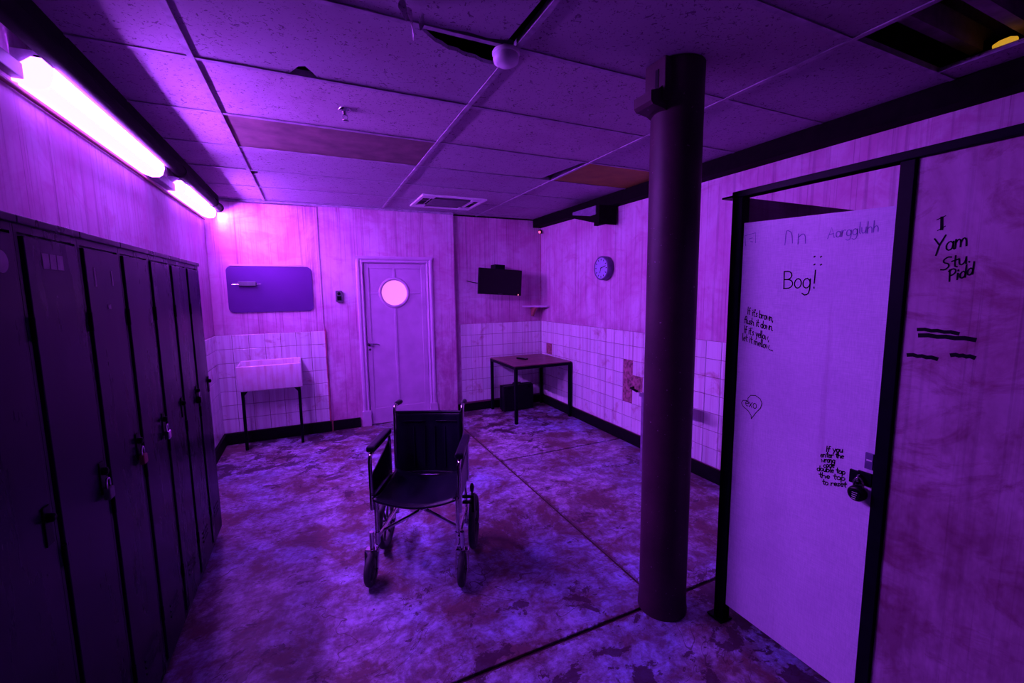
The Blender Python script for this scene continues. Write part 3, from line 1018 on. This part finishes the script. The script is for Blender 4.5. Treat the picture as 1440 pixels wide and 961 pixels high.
# ================================================================== TOILET CUBICLE
SX = 1.72
cub = empty('toilet_cubicle', (SX, 1.348, 0))
fy = 1.348
for (y0, y1, zt) in ((1.322, 1.372, 2.004), (0.733, 0.772, 1.989)):
    MB().box(-0.012, 0.034, y0 - fy, y1 - fy, 0.0, zt, 0.002).build('post', 'black_metal', cub)
MB().box(-0.016, 0.036, -0.75 - fy, 1.372 - fy, 1.99, 2.018, 0.003).build('header_rail', 'black_metal', cub)
MB().box(-0.02, 0.04, 1.36 - fy, 1.42 - fy, 1.995, 2.003).build('top_tab', 'black_metal', cub)
MB().box(-0.03, 0.045, 1.315 - fy, 1.395 - fy, 0.0, 0.008).build('foot_plate', 'black_metal', cub)
dr = MB().prism([(1.318 - fy, 0.092), (0.776 - fy, 0.094), (0.776 - fy, 1.857), (1.318 - fy, 1.880)], 0, 0.0, 0.020).build('cubicle_door', 'laminate', cub)
dr['label'] = 'pale woven-look door covered in handwritten graffiti'
pn = MB().box(0.0, 0.022, -1.45 + 0.73 - fy, 0.73 - fy, 0.0, 1.99).build('front_panel', 'panel', cub)
pn['label'] = 'stained fixed panel with smears and scribbled black bars'
MB().box(0.04, XR - SX - 0.012, 0.0, 0.024, 0.12, 1.995).build('side_partition', 'panel', cub)
tag(cub, 'toilet cubicle with black metal frame, graffiti-covered door and stained front panel', 'cubicle')

# --- hasp and bolt plate on the door
hy = 0.80 - fy
hs = MB().box(-0.010, -0.001, hy - 0.025, hy + 0.018, 0.911, 0.959, 0.002).box(-0.012, -0.002, hy + 0.012, hy + 0.042, 0.907, 0.955, 0.002).build('hasp', 'black_metal', dr)
MB().tube([(-0.010, hy + 0.008, 0.945), (-0.024, hy + 0.008, 0.945), (-0.028, hy + 0.008, 0.935), (-0.024, hy + 0.008, 0.925), (-0.010, hy + 0.008, 0.925)], 0.0035, 8).build('staple', 'chrome', dr)
MB().box(-0.007, 0.0, 0.776 - fy, 0.801 - fy, 0.972, 1.030, 0.002).build('bolt_plate', 'clock_rim', dr)
MB().box(-0.009, -0.006, 0.779 - fy, 0.795 - fy, 1.002, 1.007).build('bolt_slot', 'white_plastic', dr)
pk = empty('combination_padlock', (SX - 0.022, 0.806, 0.90))
mb = MB().lathe([(0.0, -0.017), (0.022, -0.017), (0.027, -0.012), (0.028, 0.0), (0.027, 0.008), (0.022, 0.010), (0.0, 0.010)], (0, 0, -0.018), 0, 28)
mb.build('lock_body', 'black_gloss', pk)
MB().lathe([(0.017, -0.022), (0.018, -0.018), (0.018, -0.016)], (0, 0, -0.018), 0, 24).build('dial', 'black_metal', pk)
for k in range(4):
    MB().box(-0.0228, -0.0215, -0.009 + k * 0.0015, 0.007, -0.012 - k * 0.0075, -0.0105 - k * 0.0075).build('dial_mark', 'white_plastic', pk)
MB().tube([(0, 0.014, 0.0), (0, 0.014, 0.022), (0, 0.008, 0.034), (0, 0, 0.038), (0, -0.008, 0.034), (0, -0.014, 0.022), (0, -0.014, 0.0)], 0.0035, 8).build('shackle', 'chrome', pk)
tag(pk, 'round black combination padlock hanging on the cubicle door', 'padlock')

# ================================================================== HANDWRITING
# single-stroke letters on a unit grid: cap height 1, x-height 0.55; (advance, strokes)
def arc(cx, cy, rx, ry, a0, a1, n=9):
    return [(cx + rx * math.cos(math.radians(a0 + (a1 - a0) * k / (n - 1))), cy + ry * math.sin(math.radians(a0 + (a1 - a0) * k / (n - 1)))) for k in range(n)]


O_ = lambda cx=0.22: arc(cx, 0.27, 0.2, 0.27, 80, 440, 13)
G = {
    'A': (0.75, [[(0, 0), (0.33, 1), (0.62, 0)], [(0.1, 0.36), (0.55, 0.40)]]),
    'B': (0.65, [[(0.04, 0), (0, 1)], [(0, 1)] + arc(0.2, 0.76, 0.28, 0.24, 90, -90) + [(0.05, 0.52)] + arc(0.24, 0.26, 0.32, 0.26, 90, -90) + [(0.02, 0)]]),
    'D': (0.72, [[(0, 0), (0.03, 1), (0.2, 1.0), (0.42, 0.8), (0.5, 0.1)]]),
    'I': (0.32, [[(0.14, 0), (0.17, 1)]]),
    'P': (0.58, [[(0.06, 0), (0, 1)], [(-0.08, 0.92)] + arc(0.18, 0.74, 0.3, 0.26, 90, -90) + [(0.05, 0.46)]]),
    'S': (0.6, [[(0.5, 0.9), (0.3, 1), (0.06, 0.86), (0.1, 0.62), (0.38, 0.42), (0.42, 0.15), (0.2, 0), (-0.04, 0.12)]]),
    'Y': (0.68, [[(-0.05, 1), (0.28, 0.5)], [(0.6, 1.05), (0.28, 0.5), (0.12, -0.12)]]),
    'a': (0.55, [O_(), [(0.42, 0.5), (0.40, 0.1), (0.5, 0)]]),
    'b': (0.5, [[(0.02, 1), (0, 0)], arc(0.2, 0.27, 0.2, 0.27, 150, -170, 11)]),
    'c': (0.44, [arc(0.22, 0.27, 0.2, 0.27, 50, 310, 9)]),
    'd': (0.54, [O_(), [(0.44, 1), (0.42, 0)]]),
    'e': (0.46, [[(0.03, 0.28), (0.38, 0.32)] + arc(0.21, 0.28, 0.18, 0.27, 10, 310, 9)]),
    'f': (0.38, [[(0.38, 0.95), (0.24, 1.0), (0.15, 0.8), (0.12, 0)], [(-0.02, 0.52), (0.32, 0.55)]]),
    'g': (0.55, [O_(), [(0.43, 0.5), (0.42, -0.25), (0.2, -0.42), (0.0, -0.3)]]),
    'h': (0.5, [[(0, 1), (0, 0)], [(0, 0.35), (0.2, 0.55), (0.36, 0.42), (0.38, 0)]]),
    'i': (0.24, [[(0.08, 0.52), (0.08, 0)], [(0.08, 0.74), (0.1, 0.80)]]),
    'l': (0.22, [[(0.06, 1), (0.05, 0.08), (0.14, 0)]]),
    'm': (0.74, [[(0, 0.55), (0, 0)], [(0, 0.35), (0.15, 0.55), (0.28, 0.45), (0.29, 0.02)], [(0.29, 0.35), (0.45, 0.55), (0.58, 0.42), (0.62, 0)]]),
    'n': (0.5, [[(0, 0.55), (0, 0)], [(0, 0.35), (0.2, 0.55), (0.36, 0.42), (0.38, 0)]]),
    'o': (0.5, [O_()]),
    'p': (0.5, [[(0, 0.52), (0, -0.4)], arc(0.2, 0.27, 0.2, 0.26, 150, -170, 11)]),
    'r': (0.4, [[(0, 0.55), (0.02, 0)], [(0.02, 0.3), (0.16, 0.54), (0.34, 0.5)]]),
    's': (0.42, [[(0.34, 0.48), (0.16, 0.55), (0.04, 0.42), (0.3, 0.2), (0.22, 0.02), (0.0, 0.06)]]),
    't': (0.36, [[(0.14, 0.95), (0.14, 0.1), (0.28, 0.0)], [(-0.04, 0.58), (0.34, 0.6)]]),
    'u': (0.5, [[(0, 0.55), (0.03, 0.12), (0.18, 0), (0.36, 0.2), (0.38, 0.55)], [(0.38, 0.4), (0.40, 0)]]),
    'v': (0.46, [[(0, 0.55), (0.2, 0), (0.4, 0.55)]]),
    'w': (0.66, [[(0, 0.55), (0.12, 0), (0.28, 0.45), (0.42, 0), (0.58, 0.55)]]),
    'x': (0.44, [[(0, 0.52), (0.36, 0)], [(0.36, 0.55), (0.0, 0)]]),
    'y': (0.48, [[(0, 0.55), (0.2, 0.08)], [(0.4, 0.55), (0.08, -0.4)]]),
    '!': (0.3, [[(0.12, 1.0), (0.10, 0.28)], [(0.10, 0.06), (0.11, 0.0)]]),
    '.': (0.24, [[(0.05, 0.05), (0.08, 0.0)]]),
    ',': (0.22, [[(0.08, 0.06), (0.02, -0.14)]]),
    "'": (0.16, [[(0.06, 1.0), (0.03, 0.8)]]),
    ' ': (0.34, []),
}


def ribbons(polys, wd, plane):
    """flat pen strokes (y to the left of the viewer, z up) lying on a board facing -x"""
    mb = MB()
    for pl in polys:
        if len(pl) < 2:
            continue
        L, R = [], []
        for i, p in enumerate(pl):
            a, b = Vector(pl[max(i - 1, 0)]), Vector(pl[min(i + 1, len(pl) - 1)])
            d = b - a
            d = d.normalized() if d.length > 1e-9 else Vector((1, 0))
            nrm = Vector((-d.y, d.x)) * wd * 0.5
            if i == 0:
                p = Vector(p) - d * wd * 0.4
            elif i == len(pl) - 1:
                p = Vector(p) + d * wd * 0.4
            else:
                p = Vector(p)
            L.append(p + nrm)
            R.append(p - nrm)
        n = len(pl)
        vs = [(plane, q.x, q.y) for q in L] + [(plane, q.x, q.y) for q in R]
        mb.add(vs, [(i, i + 1, n + i + 1, n + i) for i in range(n - 1)])
    return mb


def smooth(pl):
    if len(pl) < 3 or len(pl) > 8:
        return pl
    out = [pl[0]]
    for i in range(len(pl) - 1):
        a, b = pl[i], pl[i + 1]
        out += [(a[0] * 0.75 + b[0] * 0.25, a[1] * 0.75 + b[1] * 0.25), (a[0] * 0.25 + b[0] * 0.75, a[1] * 0.25 + b[1] * 0.75)]
    return out + [pl[-1]]


def text_polys(s, y0, z0, y1, z1, h):
    adv = sum(G[c][0] for c in s)
    dirv = Vector((y1 - y0, z1 - z0))
    sc = dirv.length / adv
    d = dirv.normalized()
    up = Vector((0, 1))
    polys = []
    x = 0
    for c in s:
        a, st = G[c]
        jit = random.uniform(-0.04, 0.04)
        for pl in st:
            pl = smooth(pl) if c not in 'AYvwxy!' else pl
            polys.append([tuple(Vector((y0, z0)) + d * ((p[0] + x) * sc) + up * ((p[1] + jit) * h)) for p in pl])
        x += a
    return polys


def writing(parent, label, polys, wd, ink='ink'):
    polys = [[(p[0] - fy, p[1]) for p in pl] for pl in polys]
    o = ribbons(polys, wd, -0.0008).build('handwriting', ink, parent, fix=False)
    o['label'] = label
    return o


writing(dr, 'large marker word reading Bog!', text_polys('Bog!', 1.129, 1.595, 0.999, 1.598, 0.067), 0.0046)
writing(dr, 'faded blue marker scream along the top of the door', text_polys('Aarggluhh', 0.976, 1.776, 0.817, 1.783, 0.038), 0.0026, 'faded_ink')
writing(dr, 'faded blue marker letters at the top of the door', text_polys('D', 1.133, 1.768, 1.09, 1.767, 0.055) + text_polys('n', 1.082, 1.768, 1.045, 1.768, 0.07), 0.003, 'faded_ink')
rhyme = []
for a in (("If it's brown,", 1.282, 1.487, 1.161, 1.461), ('flush it down.', 1.293, 1.448, 1.159, 1.423), ("If it's yellow,", 1.294, 1.407, 1.174, 1.380), ('let it mellow...', 1.299, 1.372, 1.154, 1.340)):
    rhyme += text_polys(*a, 0.031)
writing(dr, 'four-line handwritten rhyme', rhyme, 0.0036)
note = []
for a in (('If you', 0.930, 0.987, 0.871, 1.003), ('enter the', 0.946, 0.960, 0.867, 0.982), ('wrong', 0.942, 0.941, 0.894, 0.956), ('code', 0.933, 0.923, 0.895, 0.938),
          ('double tap', 0.955, 0.902, 0.858, 0.925), ('the top', 0.946, 0.879, 0.856, 0.902), ('to reset', 0.932, 0.856, 0.852, 0.879)):
    note += text_polys(*a, 0.021)
writing(dr, 'handwritten note about the lock code', note, 0.0036)
ht = [[(1.236, 1.031), (1.238, 1.045), (1.252, 1.062), (1.278, 1.076), (1.287, 1.090), (1.280, 1.104), (1.262, 1.107), (1.255, 1.098), (1.257, 1.118), (1.245, 1.134), (1.222, 1.138), (1.200, 1.128), (1.191, 1.110), (1.197, 1.088), (1.216, 1.063), (1.236, 1.031)]]
writing(dr, 'small drawn heart with letters inside', ht + text_polys('exo', 1.268, 1.082, 1.212, 1.080, 0.042), 0.0034)
writing(dr, 'four ink dots', [[(y, z), (y - 0.003, z + 0.002)] for y, z in ((1.019, 1.713), (0.996, 1.711), (1.017, 1.684), (0.994, 1.682))], 0.005)
writing(dr, 'faded square doodle', [[(1.305, 1.782), (1.312, 1.825), (1.262, 1.832), (1.260, 1.790)], [(1.29, 1.81), (1.275, 1.812)], [(1.283, 1.798), (1.272, 1.795)]], 0.0026, 'faded_ink')
wr = []
wr += text_polys('Yam', 0.672, 1.697, 0.597, 1.715, 0.046) + text_polys('Stu.', 0.651, 1.643, 0.585, 1.668, 0.036) + text_polys('Pidd', 0.632, 1.611, 0.579, 1.633, 0.034)
writing(pn, 'scrawled lines reading Yam Stu. Pidd', wr, 0.0042)
writing(pn, 'bold inked letter I', [[(0.660, 1.768), (0.662, 1.802)]], 0.0075)
writing(pn, 'serifs of the inked letter I', [[(0.673, 1.797), (0.654, 1.806)], [(0.669, 1.765), (0.652, 1.776)]], 0.0024)
for (a, b, c, d, wd) in ((0.691, 1.466, 0.600, 1.461, 0.011), (0.686, 1.448, 0.564, 1.446, 0.013), (0.710, 1.383, 0.642, 1.380, 0.012), (0.607, 1.396, 0.561, 1.395, 0.012)):
    n = 6
    pl = [(a + (c - a) * k / n, b + (d - b) * k / n + (0.0015 if k % 2 else -0.001)) for k in range(n + 1)]
    writing(pn, 'thick black marker bar', [pl], wd)

# ================================================================== CEILING FITTINGS
sd = empty('smoke_detector', (0.778, 1.715, ZC))
MB().lathe([(0.052, 0.0), (0.056, -0.006), (0.056, -0.016), (0.052, -0.018)], (0, 0, 0), 2, 36).build('base', 'white_plastic', sd)
MB().lathe([(0.050, -0.017), (0.053, -0.030), (0.050, -0.044), (0.036, -0.053), (0.0, -0.055)], (0, 0, 0), 2, 36).build('cover', 'white_plastic', sd)
tag(sd, 'round white smoke detector on the ceiling beside the torn tile', 'smoke detector')
sr = empty('sprinkler_head', (0.223, 2.582, ZC + 0.004))
MB().lathe([(0.032, 0.0), (0.030, -0.006), (0.016, -0.010), (0.011, -0.012), (0.011, -0.030), (0.0, -0.032)], (0, 0, 0), 2, 24).build('rose', 'chrome', sr)
MB().tube([(0.010, 0, -0.026), (0.013, 0, -0.040), (0.004, 0, -0.056)], 0.0025, 8).tube([(-0.010, 0, -0.026), (-0.013, 0, -0.040), (-0.004, 0, -0.056)], 0.0025, 8).build('yoke', 'chrome', sr)
MB().lathe([(0.006, -0.054), (0.017, -0.057), (0.017, -0.060), (0.0, -0.061)], (0, 0, 0), 2, 20).build('deflector', 'chrome', sr)
tag(sr, 'small chrome sprinkler head hanging from the ceiling', 'sprinkler')

vt = empty('ceiling_vent', (1.41, 4.70, ZC))
fw, fd = 0.345, 0.31
mb = MB()
for (x0, x1, y0, y1) in ((-fw, fw, -fd, -fd + 0.035), (-fw, fw, fd - 0.035, fd), (-fw, -fw + 0.035, -fd + 0.035, fd - 0.035), (fw - 0.035, fw, -fd + 0.035, fd - 0.035)):
    mb.box(x0, x1, y0, y1, -0.016, 0.002, 0.003)
mb.build('frame', 'white_plastic', vt)
MB().box(-fw + 0.035, fw - 0.035, -fd + 0.035, fd - 0.035, -0.002, 0.002).build('back_plate', 'black', vt)
MB().box(-0.20, 0.20, -0.17, 0.17, -0.013, -0.002, 0.003).build('centre_panel', 'grey_plastic', vt)
mb = MB()
for sx in (-1, 1):
    for sy in (-1, 1):
        mb.box(min(sx * 0.20, sx * 0.31), max(sx * 0.20, sx * 0.31), min(sy * 0.18, sy * 0.275), max(sy * 0.18, sy * 0.275), -0.014, -0.002)
mb.build('corner_plate', 'white_plastic', vt)
for sx in (-1, 1):
    MB().prism([(sx * 0.215, -0.003), (sx * 0.235, -0.014), (sx * 0.240, -0.014), (sx * 0.222, -0.003)], 1, -0.17, 0.17).build('blade', 'white_plastic', vt)
    o = MB().box(-0.19, 0.19, sx * 0.215 - 0.012, sx * 0.215 + 0.012, -0.009, -0.006).build('blade', 'grey_plastic', vt)
tag(vt, 'square ceiling air vent with four slots near the door', 'vent')

tag(MB().tube([(2.712, 0.865, 2.608), (2.716, 0.885, 2.612), (2.712, 0.910, 2.611), (2.715, 0.930, 2.608)], [0.014, 0.020, 0.018, 0.014], 10).build('void_yellow_piece', 'yellow_glow'), 'small yellow piece with an added glow glimpsed at the edge of the open ceiling void', 'lamp')  # glow added so this yellow piece keeps its colour under violet light

# ================================================================== WHEELCHAIR
wc = empty('wheelchair', (0.437, 2.2345, 0), math.radians(-25.74))


def bend(pts, r=0.035, n=4):
    """round the corners of a polyline"""
    pts = [Vector(p) for p in pts]
    out = [pts[0]]
    for i in range(1, len(pts) - 1):
        a = (pts[i - 1] - pts[i]).normalized()
        b = (pts[i + 1] - pts[i]).normalized()
        p0, p1 = pts[i] + a * r, pts[i] + b * r
        for k in range(n + 1):
            t = k / n
            out.append(p0 * (1 - t) ** 2 + pts[i] * 2 * t * (1 - t) + p1 * t ** 2)
    return out + [pts[-1]]


TR = 0.011
for s in (-1, 1):
    u = s * 0.225
    k_ = -0.225 if s < 0 else 0.207      # back canes lean in slightly on one side
    mb = MB().tube(bend([(u, 0.03, 0.478), (u, 0.46, 0.466)]), TR)
    mb.tube([(u, 0.05, 0.205), (u, 0.05, 0.49)], TR)
    mb.tube([(u, 0.05, 0.24), (u, 0.45, 0.22)], TR)
    mb.tube(bend([(u, 0.44, 0.18), (k_, 0.455, 0.50), (k_, 0.475, 0.860), (k_, 0.50, 0.866)], 0.012), TR)
    mb.lathe([(TR + 0.004, 0.215), (TR + 0.004, 0.28)], (u, 0.05, 0), 2, 14)
    mb.build('side_frame', 'chrome', wc)
    # push handle
    MB().tube(bend([(k_, 0.472, 0.83), (k_, 0.478, 0.875), (k_, 0.53, 0.882)], 0.025), TR + 0.0005).build('handle_tube', 'chrome', wc)
    MB().tube([(k_, 0.515, 0.881), (k_, 0.53, 0.883), (k_, 0.60, 0.875), (k_, 0.625, 0.87)], [0.014, 0.0165, 0.0165, 0.013], 12).build('handle_grip', 'rubber', wc)
    # arm
    ua = s * 0.245
    ad, az = (0.0, 0.0) if s < 0 else (-0.03, -0.03)      # this arm is pulled forward and set a notch lower
    arm = MB().tube(bend([(ua, 0.045 + ad, 0.41), (ua, 0.045 + ad, 0.725 + az), (ua, 0.40 + ad, 0.725 + az), (ua, 0.40 + ad, 0.43)], 0.05, 6), TR)
    arm.build('arm_tube', 'chrome', wc)
    MB().box(ua - 0.024, ua + 0.024, 0.055 + ad, 0.385 + ad, 0.732 + az, 0.765 + az, 0.010).build('arm_pad', 'vinyl', wc)
    MB().prism([(0.057 + ad, 0.47), (0.39 + ad, 0.46), (0.39 + ad, 0.69 + az), (0.30 + ad, 0.66 + az), (0.057 + ad, 0.60)], 0, ua - 0.003, ua + 0.003).build('side_skirt', 'black_gloss', wc)
    # front caster
    uc = s * 0.25
    ck_ = MB().tube([(uc, 0.03, 0.180), (uc, 0.03, 0.29)], 0.013)
    ck_.tube([(s * 0.225, 0.05, 0.26), (uc, 0.03, 0.26)], 0.012)
    ck_.box(uc - 0.036, uc + 0.036, 0.008, 0.048, 0.184, 0.194, 0.003)
    for q in (-1, 1):
        ck_.prism([(0.012, 0.190), (0.044, 0.190), (0.014, 0.078), (-0.012, 0.078)], 0, uc + q * 0.033 - 0.003, uc + q * 0.033 + 0.003)
    ck_.tube([(uc - 0.038, 0, 0.09), (uc + 0.038, 0, 0.09)], 0.006, 8)
    cf = ck_.build('caster_fork', 'chrome', wc)
    MB().torus((uc, 0, 0.09), 0.072, 0.018, 0, 36, 10, 1.0).build('caster_tyre', 'rubber', cf)
    MB().lathe([(0.056, -0.010), (0.060, 0.0), (0.056, 0.010), (0.02, 0.012)], (uc, 0, 0.09), 0, 24).lathe([(0.02, -0.016), (0.02, 0.016)], (uc, 0, 0.09), 0, 16).build('caster_hub', 'hub', cf)
    # rear wheel
    uw = s * 0.278
    wl = MB().torus((uw, 0.37, 0.163), 0.141, 0.022, 0, 48, 10, 0.95).build('rear_wheel', 'rubber', wc)
    sp_ = MB().torus((uw, 0.37, 0.163), 0.122, 0.007, 0, 40, 8, 1.5)
    for k in range(6):
        a = k * math.pi / 3
        sp_.tube([(uw, 0.37 + 0.02 * math.cos(a), 0.163 + 0.02 * math.sin(a)), (uw, 0.37 + 0.122 * math.cos(a), 0.163 + 0.122 * math.sin(a))], 0.008, 8)
    sp_.build('spokes', 'hub', wl)
    MB().tube([(uw - s * 0.06, 0.37, 0.163), (uw + s * 0.03, 0.37, 0.163)], 0.016, 14).build('axle_hub', 'chrome', wl)
    # axle plate down from the frame and brake
    MB().prism([(0.33, 0.23), (0.46, 0.23), (0.40, 0.145), (0.34, 0.145)], 0, s * 0.236 - 0.004, s * 0.236 + 0.004).build('axle_plate', 'chrome', wc)
    bk = MB().box(min(s * 0.228, s * 0.29), max(s * 0.228, s * 0.29), 0.225, 0.245, 0.385, 0.397).box(min(s * 0.228, s * 0.29), max(s * 0.228, s * 0.29), 0.225, 0.245, 0.350, 0.362)
    bk.box(s * 0.29 - 0.008, s * 0.29 + 0.008, 0.22, 0.26, 0.30, 0.40)
    bk.tube([(s * 0.285, 0.235, 0.39), (s * 0.29, 0.20, 0.45)], 0.005, 8)
    brk = bk.build('brake', 'black_metal', wc)
    MB().tube([(s * 0.289, 0.205, 0.44), (s * 0.292, 0.185, 0.475), (s * 0.293, 0.175, 0.495)], [0.010, 0.013, 0.009], 12).build('brake_knob', 'rubber', brk)
# cross brace
for s in (-1, 1):
    MB().tube([(s * 0.215, 0.16 + s * 0.012, 0.235), (0, 0.16 + s * 0.012, 0.355), (-s * 0.215, 0.16 + s * 0.012, 0.468)], 0.011).build('cross_brace', 'chrome', wc)
MB().tube([(0, 0.135, 0.355), (0, 0.185, 0.355)], 0.009, 10).build('cross_bolt', 'chrome', wc)


def sling(rows, cols, fn, th, nrm):
    """fn(s,t) -> point; makes a sheet with thickness th along nrm"""
    mb = MB()
    top = [fn(i / rows, j / cols) for i in range(rows + 1) for j in range(cols + 1)]
    bot = [p + nrm * th for p in top]
    n = (rows + 1) * (cols + 1)
    W = cols + 1
    fs = []
    for i in range(rows):
        for j in range(cols):
            a = i * W + j
            fs.append((a, a + 1, a + W + 1, a + W))
            fs.append((n + a, n + a + W, n + a + W + 1, n + a + 1))
    for j in range(cols):
        fs.append((j, n + j, n + j + 1, j + 1))
        a = rows * W + j
        fs.append((a, a + 1, n + a + 1, n + a))
    for i in range(rows):
        a = i * W
        fs.append((a, a + W, n + a + W, n + a))
        a = i * W + cols
        fs.append((a, n + a, n + a + W, a + W))
    return mb.add(top + bot, fs, True)


def seat_fn(s, t):
    x = -0.222 + 0.444 * t
    sag = 0.045 * (1 - (2 * t - 1) ** 2) + 0.003 * math.sin(t * 21) * math.sin(s * 3)
    return Vector((x, 0.005 + 0.44 * s, 0.492 - 0.012 * s - sag))


def back_fn(s, t):
    x = -0.216 + 0.415 * t
    bow = 0.035 * (1 - (2 * t - 1) ** 2)
    wr_ = 0.004 * math.sin(t * 26 + s * 3) * math.sin(s * math.pi)
    z = 0.425 + 0.415 * s - 0.008 * (1 - (2 * t - 1) ** 2) * s
    return Vector((x, 0.445 + 0.022 * s + bow + wr_, z))


seat = sling(10, 24, seat_fn, 0.010, Vector((0, 0, -1))).build('seat', 'vinyl', wc)
MB().tube([seat_fn(0, k / 16) + Vector((0, -0.003, -0.005)) for k in range(17)], 0.007, 8).build('front_hem', 'vinyl', seat)
back = sling(16, 24, back_fn, 0.010, Vector((0, 1, 0))).build('backrest', 'vinyl', wc)
MB().tube([back_fn(1, k / 16) + Vector((0, 0.005, 0)) for k in range(17)], 0.009, 8).build('top_hem', 'vinyl', back)
for t0, t1 in ((0.10, 0.42), (0.60, 0.92)):
    MB().tube([back_fn(0.86, t0 + (t1 - t0) * k / 6) + Vector((0, -0.003, 0)) for k in range(7)], 0.0035, 6).build('seam', 'vinyl', back)
for t0 in (0.26, 0.42, 0.58, 0.74):
    MB().tube([back_fn(0.12 + 0.66 * k / 6, t0) + Vector((0, -0.002, 0)) for k in range(7)], 0.0035, 6).build('seam', 'vinyl', back)
MB().tube([back_fn(0.05, 0.14 + 0.72 * k / 8) + Vector((0, -0.012, 0)) for k in range(9)], 0.009, 8).build('lower_hem', 'vinyl', back)
tag(wc, 'empty folding wheelchair with black vinyl sling and chrome frame', 'wheelchair')
